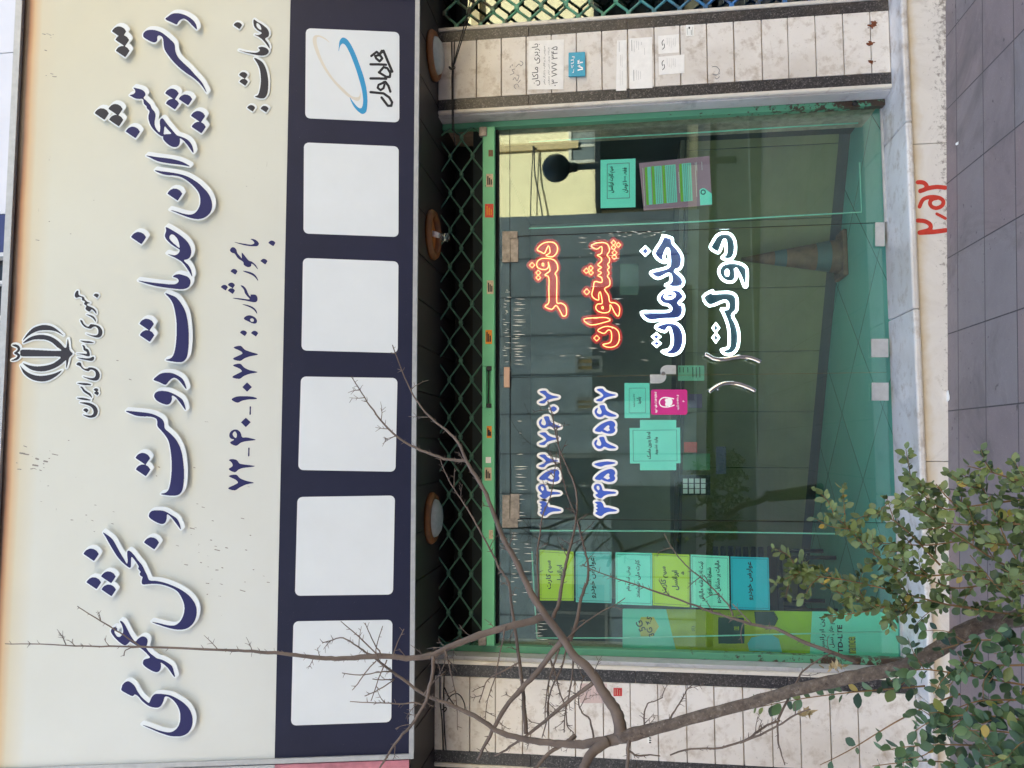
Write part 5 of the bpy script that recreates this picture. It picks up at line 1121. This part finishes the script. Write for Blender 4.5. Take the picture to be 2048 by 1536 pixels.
B("848,1389 870,1360 892,1343", [1.4, 1], [-1.86, -1.84], False); B("890,1300 888,1330 876,1352", [1.4, 1], [-1.86, -1.84], False); B("891,1302 900,1340 910,1380 914,1420 915,1460", [1.6, 1.4, 1, .8], [-1.86, -1.84])
B("785,1343 760,1344 720,1350 684,1346", [1.5, 1.1, .8], [-1.84, -1.9], False); B("790,1358 765,1360 745,1358", [1.2, .8], [-1.84, -1.88], False); B("788,1360 765,1375 740,1388 730,1392", [1.3, .8], [-1.84, -1.88], False)
B("776,1338 760,1322 752,1300 765,1252", [1.5, 1.2, .8], [-1.84, -1.9], False); B("765,1312 750,1290 740,1268 730,1246", [1.5, 1.2, .8], [-1.88, -1.92], False); B("755,1310 725,1280 700,1258 682,1243", [1.5, 1.2, .8], [-1.88, -1.92], False); B("774,1320 760,1350 750,1380 742,1402", [1.4, 1, .8], [-1.88, -1.9], False); B("786,1312 795,1285 808,1258", [1.3, .8], [-1.88, -1.85], False); B("752,1322 735,1340 715,1368 705,1380", [1.3, .8], [-1.86, -1.9], False)
B("1330,1455 1350,1420 1365,1398 1375,1378 1385,1370", [2, 1.5, 1, .7], [-1.9, -1.86]); B("1290,1462 1288,1430 1295,1408 1310,1402 1326,1395", [1.8, 1.4, 1, .7], [-1.9, -1.86])
B("1340,1510 1382,1498 1444,1495 1490,1480 1511,1466 1535,1450 1560,1441", [1.6, 2, 2.2, 2], [-1.95, -1.95]); B("1257,1475 1256,1500 1254,1536", [4, 3.6, 3.4], [-1.92, -1.92]); B("1256,1500 1275,1512 1300,1510 1320,1512", [2.2, 1.8, 1], [-1.92, -1.9], False)
B("1716,1326 1660,1304 1600,1281 1552,1257 1534,1255 1487,1244 1450,1232 1417,1222 1378,1206 1300,1179 1262,1166 1223,1154 1177,1136 1165,1128", [4, 3.6, 3, 2.6, 2.2, 1.8, 1.4, 1, .8], [-1.9, -1.8, -1.75]); B("1466,1232 1458,1212 1437,1189 1408,1160 1378,1136 1350,1105 1327,1066", [1.5, 1.4, 1.2, .8], [-1.85, -1.75], False); B("1502,1246 1485,1228 1465,1208", [1.6, 1], [-1.85, -1.8], False); B("1488,1244 1482,1262 1484,1286", [1.2, .8], [-1.85, -1.8], False)
B("1555,1440 1575,1400 1590,1370 1605,1343 1640,1318 1668,1304", [2.4, 2, 1.6, 1], [-1.95, -1.9], False); B("1555,1442 1556,1480 1562,1505 1570,1530", [2, 1.6, 1], [-1.95, -2.0], False); B("1480,1486 1520,1470 1555,1452 1590,1430 1620,1418", [2, 2, 1.6, 1.2], [-1.95, -2.0], False)
# ================================================================ evergreen shrub, bottom left
def m_leaf(name, lo, hi):
    m = Mat(name, 0.38); oi = m.n('Attribute', attribute_name='tone'); c = m.ramp(oi.outputs['Fac'], [(0, lo), (.75, hi), (.985, S(140, 140, 64)), (1, S(180, 156, 76))])
    t = m.t; tl = m.n('BsdfTranslucent'); t.links.new(c, tl.inputs[0]); mx = m.n('MixShader'); mx.inputs[0].default_value = .22; m.color(c)
    t.links.new(m.b.outputs[0], mx.inputs[1]); t.links.new(tl.outputs[0], mx.inputs[2]); t.links.new(mx.outputs[0], t.nodes['Material Output'].inputs[0]); return m.m
def shrub(label, stems, lo, hi, seed, loc, grp='evergreen shrubs beside the bare tree'):
    sh = thing('evergreen_shrub', label, 'shrub', loc); q = random.Random(seed); sb = MB(); V, Fc, tone = [], [], []
    def leaf(p, d, n, L, w, tn):
        s = d.cross(n).normalized(); n = s.cross(d).normalized(); k = len(V); fold = q.uniform(.12, .35); cv = q.uniform(-.18, .3)
        prof = [(0, 0), (.18, .62), (.42, 1.0), (.68, .88), (.88, .46), (1.0, 0)]
        for t, ww in prof:
            c = p + d * (L * t) - n * (cv * L * t * t)
            V.extend([c + s * (w * ww) + n * (fold * w * ww), c, c - s * (w * ww) + n * (fold * w * ww)])
        for i in range(5):
            a = k + 3 * i; Fc.extend([(a, a + 1, a + 4, a + 3), (a + 1, a + 2, a + 5, a + 4)])
        tone.extend([tn] * 10)
    def run(pts, Y, dens, lw, r, sub=0):
        qs = smooth(pts, 6); m = len(qs); W_ = [at(x, y, Y[0] + (Y[1] - Y[0]) * i / (m - 1)) for i, (x, y) in enumerate(qs)]
        sb.tube(W_, np.linspace(r, r * .35, m), 6); L = sum((W_[i + 1] - W_[i]).length for i in range(m - 1)); cnt = int(L * dens * 1.42); side = 1
        for j in range(cnt):
            t = (j + q.random() * .6) / cnt; t = .06 + .94 * t; i = min(int(t * (m - 1)), m - 2); f = t * (m - 1) - i; p = W_[i].lerp(W_[i + 1], f); ax_ = (W_[i + 1] - W_[i]).normalized()
            side = -side; u = Vector((q.gauss(0, 1), q.gauss(0, 1), q.gauss(0, 1))); u = (u - ax_ * u.dot(ax_)).normalized()
            for sg_ in (1, -1):
                if q.random() < .16: continue
                d = (ax_ * q.uniform(.35, .9) + u * sg_ + Vector((0, 0, q.uniform(-.15, .35)))).normalized(); nn_ = (Vector((q.gauss(0, .45), -.75 + q.gauss(0, .4), .75 + q.gauss(0, .35)))).normalized()
                if abs(d.dot(nn_)) > .9: nn_ = d.orthogonal()
                l = lw * .84 * q.uniform(.6, 1.2); leaf(p + u * sg_ * .003, d, nn_, l, l * q.uniform(.27, .36), min(.999, max(0, q.gauss(.42, .24))) if q.random() < .993 else 1)
        if sub:
            for j in range(sub):
                i = q.randrange(int(m * .15), m - 1); x, y = qs[i]; dx, dy = qs[min(i + 2, m - 1)][0] - qs[max(i - 2, 0)][0], qs[min(i + 2, m - 1)][1] - qs[max(i - 2, 0)][1]
                a = math.atan2(dy, dx) + q.choice((-1, 1)) * q.uniform(.5, 1.05); l = q.uniform(35, 85); yy = Y[0] + (Y[1] - Y[0]) * i / (m - 1); b_ = q.uniform(-.4, .4)
                run([(x, y), (x + l * .5 * math.cos(a), y + l * .5 * math.sin(a)), (x + l * math.cos(a + b_), y + l * math.sin(a + b_))], (yy, yy + q.uniform(-.12, .12)), dens * 1.1, lw * .9, r * .55, 0)
    for s, Y, dens, lw, sub in stems: run(P(s), Y, dens, lw, .0030, sub)
    sb.build('stems', flat('shrub_stem', S(128, 96, 60), 0.8, var=.25), sh)
    me = bpy.data.meshes.new('leaves'); me.from_pydata([tuple(v) for v in V], [], Fc); at_ = me.attributes.new('tone', 'FLOAT', 'FACE'); at_.data.foreach_set('value', tone)
    me.polygons.foreach_set('use_smooth', [True] * len(Fc)); link('leaves', me, m_leaf('leaf', lo, hi), sh); return sh
b0 = Vector((at(2150, 1150, -2.2).x, -2.2, 0.0))
shrub('leafy green evergreen shrub with small oval leaves spreading over the step and pavement', [
    ("2080,1100 2048,1095 1950,1080 1860,1090 1790,1088 1715,1083", (-2.2, -2.0), 62, .034, 5), ("2080,1010 2048,1000 1960,1010 1890,1018 1840,985 1815,962", (-2.25, -2.1), 60, .033, 5), ("2080,970 2040,962 1985,945 1935,932", (-2.3, -2.2), 55, .032, 3),
    ("2090,1190 2048,1180 1930,1150 1830,1150 1750,1110 1690,1050 1668,1034", (-2.2, -1.95), 55, .033, 6), ("2080,1240 2030,1230 1900,1210 1780,1180 1690,1160 1620,1150 1578,1136", (-2.15, -1.9), 60, .034, 7), ("2000,1220 1950,1216 1830,1205 1720,1225 1655,1232", (-2.1, -1.95), 58, .034, 5),
    ("1800,1222 1760,1212 1700,1195 1640,1165 1605,1140", (-2.05, -1.9), 58, .036, 3), ("2080,1070 2048,1060 1980,1000 1962,962", (-2.3, -2.15), 55, .033, 3), ("2040,1140 1990,1120 1900,1060 1840,1020 1805,1000", (-2.2, -2.1), 60, .033, 5),
    ("2080,1240 2048,1225 2000,1180 1940,1110", (-2.3, -2.2), 50, .034, 4), ("2080,1150 2048,1140 2005,1065 1992,1012", (-2.35, -2.2), 50, .034, 4), ("2080,1050 2020,1048 1940,1050 1880,1045", (-2.3, -2.15), 55, .033, 3), ("2060,1160 1990,1165 1900,1175 1800,1130 1730,1128", (-2.15, -2.0), 55, .033, 5), ("1960,1050 1900,1000 1872,968", (-2.2, -2.1), 55, .032, 3), ("1880,1130 1800,1050 1745,1022", (-2.1, -2.0), 55, .032, 3)],
    S(58, 74, 42), S(132, 148, 88), 3, b0)
shrub('darker evergreen shrub with larger leaves at the foot of the left pilaster', [
    ("2090,1300 2048,1290 1960,1280 1880,1300", (-2.3, -2.15), 42, .042, 4), ("2080,1375 2048,1370 1900,1345 1830,1340 1780,1362", (-2.3, -2.1), 38, .042, 4), ("1850,1372 1780,1378 1700,1385 1600,1398 1500,1418", (-1.95, -1.85), 30, .046, 0), ("1920,1388 1860,1410 1790,1445 1700,1500 1640,1530", (-2.1, -2.0), 10, .036, 0),
    ("2090,1445 2048,1440 1940,1430 1870,1440 1830,1462", (-2.35, -2.2), 40, .044, 4), ("2090,1505 2048,1500 1930,1490 1830,1492 1765,1502", (-2.35, -2.15), 34, .042, 4), ("2090,1545 2048,1540 1950,1532 1850,1522 1745,1532", (-2.35, -2.15), 32, .042, 4), ("2080,1402 2048,1400 1960,1402 1905,1420", (-2.3, -2.2), 40, .044, 3), ("2080,1475 2048,1470 1990,1462 1905,1462", (-2.4, -2.3), 42, .046, 3), ("2060,1330 1990,1330 1920,1320", (-2.3, -2.2), 40, .042, 3), ("2090,1520 2030,1515 1960,1510", (-2.45, -2.35), 40, .046, 3)],
    S(46, 66, 48), S(104, 134, 90), 9, b0 + Vector((-.35, -.05, 0)))
# dry leaf scraps caught on the twigs
def scrap(label, x, y, Y, seed):
    q = random.Random(seed); b = MB()
    for _ in range(14):
        c = at(x + q.gauss(0, 8), y + q.gauss(0, 4), Y + q.gauss(0, .01)); u = Vector((q.gauss(0, 1), q.gauss(0, 1), q.gauss(0, 1))).normalized() * q.uniform(.008, .02); v = u.orthogonal().normalized() * q.uniform(.003, .008)
        b.add([c - u, c - u * .2 + v, c + u, c + u * .1 - v], [(0, 1, 2), (0, 2, 3)])
    return tag(b.build('dry_leaves', flat('dry_leaf', S(176, 158, 120), .8, var=.3, scale=80)), label, 'dry leaves')
scrap('crumpled dry leaves caught on a twig below the trunk', 1608, 1424, -1.97, 1); scrap('small clump of dry leaves on top of the leaning trunk', 1672, 1334, -1.9, 2); scrap('dry leaf clump caught among orange stems above the dark shrub', 1880, 1378, -2.02, 3)
# litter
def litter(label, x, y, w, h, seed):
    q = random.Random(seed); c = atz(x, y, 0); z = pav_z(c.x); c = atz(x, y, z); b = MB()
    b.slab([c + Vector((w * a + q.gauss(0, .003), h * d, .004 + q.uniform(0, .006))) for a, d in ((-1, -1), (0, -1.2), (1, -.8), (.9, 1), (-.2, 1.2), (-1, .8))], .002)
    return tag(b.build('litter', M_paper), label, 'litter', 'paper scraps on the pavement')
litter('crumpled white paper scrap at the foot of the step, below the right pilaster', 1888, 141, .022, .02, 1); litter('long white scrap against the step near the left door lock', 1898, 792, .026, .014, 2); litter('tiny white scrap out on the paving slabs', 1917, 287, .008, .01, 3)

# ================================================================ across the street (seen in the glass)
def opp(x, y, Yv): p = at(x, y, Yv); return Vector((p.x, 2 * GY - p.y, p.z))
YV = 14.34; YO = 2 * GY - YV
M_cream = flat('cream_render', S(232, 216, 174), 0.9, var=.08, scale=1.2); M_ogrey = flat('grey_stone_front', S(196, 204, 200), 0.8, var=.2, scale=1.5); M_opane = flat('opposite_pane', S(104, 112, 114), 0.3, var=.1)
xs = opp(1100, 441, YV).x
def oface(label, x0, x1, z1, mat, wins, depth=6.0, dy=0.0, extra=None):
    t = thing('opposite_building', label, 'building', ((x0 + x1) / 2, YO - 3, 0)); y1 = YO + dy
    part_box('wall', mat, t, x0, x1, y1 - depth, y1, -.3, z1)
    part_box('parapet', mat, t, x0 - .08, x1 + .08 if x1 < 5 else x1, y1 - depth, y1 + .1, z1 + .002, z1 + .4)
    for (a, b, z0, z2, pm) in wins:
        f = MB(); w = .07
        f.box(a, b, y1 - .05, y1 + .05, z0, z0 + w).box(a, b, y1 - .05, y1 + .05, z2 - w, z2).box(a, a + w, y1 - .05, y1 + .049, z0 + w, z2 - w).box(b - w, b, y1 - .05, y1 + .049, z0 + w, z2 - w).box((a + b) / 2 - .03, (a + b) / 2 + .03, y1 - .05, y1 + .04, z0 + w, z2 - w)
        fo = f.build('window', flat('opposite_frame', S(190, 184, 170), .6), t); part_box('pane', pm, fo, a + w, b - w, y1 - .04, y1 + .012, z0 + w, z2 - w)
    return t, y1
a, b_ = opp(1195, 297, YV), opp(1140, 324, YV)
zc = lambda px: opp(px, 400, YV).z
t1, y1 = oface('cream rendered building across the street with its upper wall in sunlight', xs, 15.0, 9.0, M_cream, [(b_.x - .05, a.x + .5, zc(1196), zc(1138), M_opane), (8.6, 9.8, 2.2, 3.6, M_opane), (11.0, 12.2, 2.2, 3.6, M_opane), (6.2, 7.4, 5.4, 6.8, M_opane), (9.2, 10.4, 5.4, 6.8, M_opane)])
part_box('shopfront', flat('dark_shopfront', S(46, 52, 54), .3), t1, xs + .2, 13.0, y1 + .002, y1 + .05, .05, zc(1203)); part_box('canopy', flat('grey_canopy', S(84, 88, 88), .6), t1, xs + .1, 13.2, y1 + .052, y1 + .8, zc(1203) + .002, zc(1203) + .12)
part_box('corner_band', flat('tan_band', S(188, 164, 122), .9), t1, opp(1100, 301, YV).x, opp(1100, 287, YV).x, y1 + .002, y1 + .1, 2.6, 5.0)
b = MB(); b.tube([opp(x, y, YV - .15) for x, y in smooth([(1068, 292), (1070, 350), (1080, 400), (1086, 440), (1090, 480)])], .018, 6).tube([opp(x, y, YV - .15) for x, y in [(1066, 292), (1062, 380), (1060, 470)]], .014, 6); b.build('wall_cable', M_cable, t1)
part_box('cornice', flat('shadowed_cornice', S(190, 170, 130), .8), t1, xs, 15, y1 + .002, y1 + .16, 5.0, 5.2)  # plain tan, one even tone along the wall
wy = [(1150, 1205, 713, 745), (1150, 1190, 795, 822)]
M_lit = flat('painted_lit_pane', S(214, 172, 96), .6, var=.1)  # yellow pane colour stands in for lit windows
wl = []
for x0, x1, y0, y1_ in wy:
    p0, p1 = opp(x1, y1_, YV - .6), opp(x0, y0, YV - .6); wl.append((p0.x, p1.x, p0.z, p1.z, M_lit))
oface('grey stone fronted building across the street, left of the sunlit cream one', -9.5, xs - .05, 8.5, M_ogrey, wl + [(-1.6, -.2, 2.0, 3.6, M_opane), (-4.4, -3.0, 2.0, 3.6, M_opane), (-4.4, -3.0, 4.8, 6.2, M_opane), (.2, 1.6, 4.8, 6.2, M_opane), (3.2, 4.6, 4.6, 6.0, M_opane)], dy=.6)
M_seam = flat('stone_joint', S(128, 132, 132), .8)
t2 = bpy.data.objects['opposite_building.001']; b = MB()
for i in range(16): x = -9.2 + i * .9; b.box(x, x + .035, YO + .601, YO + .615, .1, 8.4)
b.build('panel_joint', M_seam, t2); part_box('shop_door', M_opane, t2, -2.4, -.9, YO + .602, YO + .63, .05, 2.2 - .3); part_box('roller_shutter', flat('grey_shutter', S(104, 106, 108), .4, var=.2, scale=18), t2, 1.0, 3.6, YO + .602, YO + .64, .05, 2.3)
oface('tall brick building across the street at the far left', -30, -9.6, 13.0, flat('pale_brick', S(176, 160, 138), .9, var=.2, scale=3), [(-12.5, -11.2, 3, 4.6, M_opane), (-15.5, -14.2, 3, 4.6, M_opane), (-12.5, -11.2, 6, 7.6, M_opane)])
oface('plain beige building across the street at the far right', 15.1, 34, 10.0, flat('beige_front', S(196, 180, 150), .9, var=.1, scale=2), [(17, 18.4, 3, 4.6, M_opane), (21, 22.4, 3, 4.6, M_opane)])
# globe street lamp by the kerb
g = opp(1112, 336, 8.6); g = Vector((g.x, 2 * GY - 8.6, g.z)); lp = thing('street_lamp', 'dark globe street lamp by the kerb, seen reflected in the right side window', 'street lamp', (g.x, g.y, pav_z(g.x)))
rg = 29 * (8.6 + 4.4) / F
MB().lathe([(rg * math.sin(t), -rg * math.cos(t)) for t in np.linspace(0.02, 3.12, 16)], g, n=28).build('globe', flat('smoked_globe', S(52, 58, 62), .25), lp)
b = MB().tube([(g.x, g.y, g.z - rg * .9), (g.x, g.y, g.z - rg - .12)], [.09, .07], 14); b.build('collar', M_black, lp); MB().tube([(g.x, g.y, g.z - rg - .1), (g.x, g.y, pav_z(g.x) - .1)], [.05, .06], 14).build('pole', flat('lamp_pole', S(60, 64, 64), .5), lp)
nbr = thing('side_building', 'rendered building further along the street on the right', 'building', (17, 6, 0))  # unseen; height set so its shadow cuts across the cream wall opposite
part_box('wall', M_ogrey, nbr, 10.5, 26, 0.0, 12, -.6, 14.2); part_box('parapet', M_cream, nbr, 10.5, 26.1, -.1, 12, 14.202, 14.6)
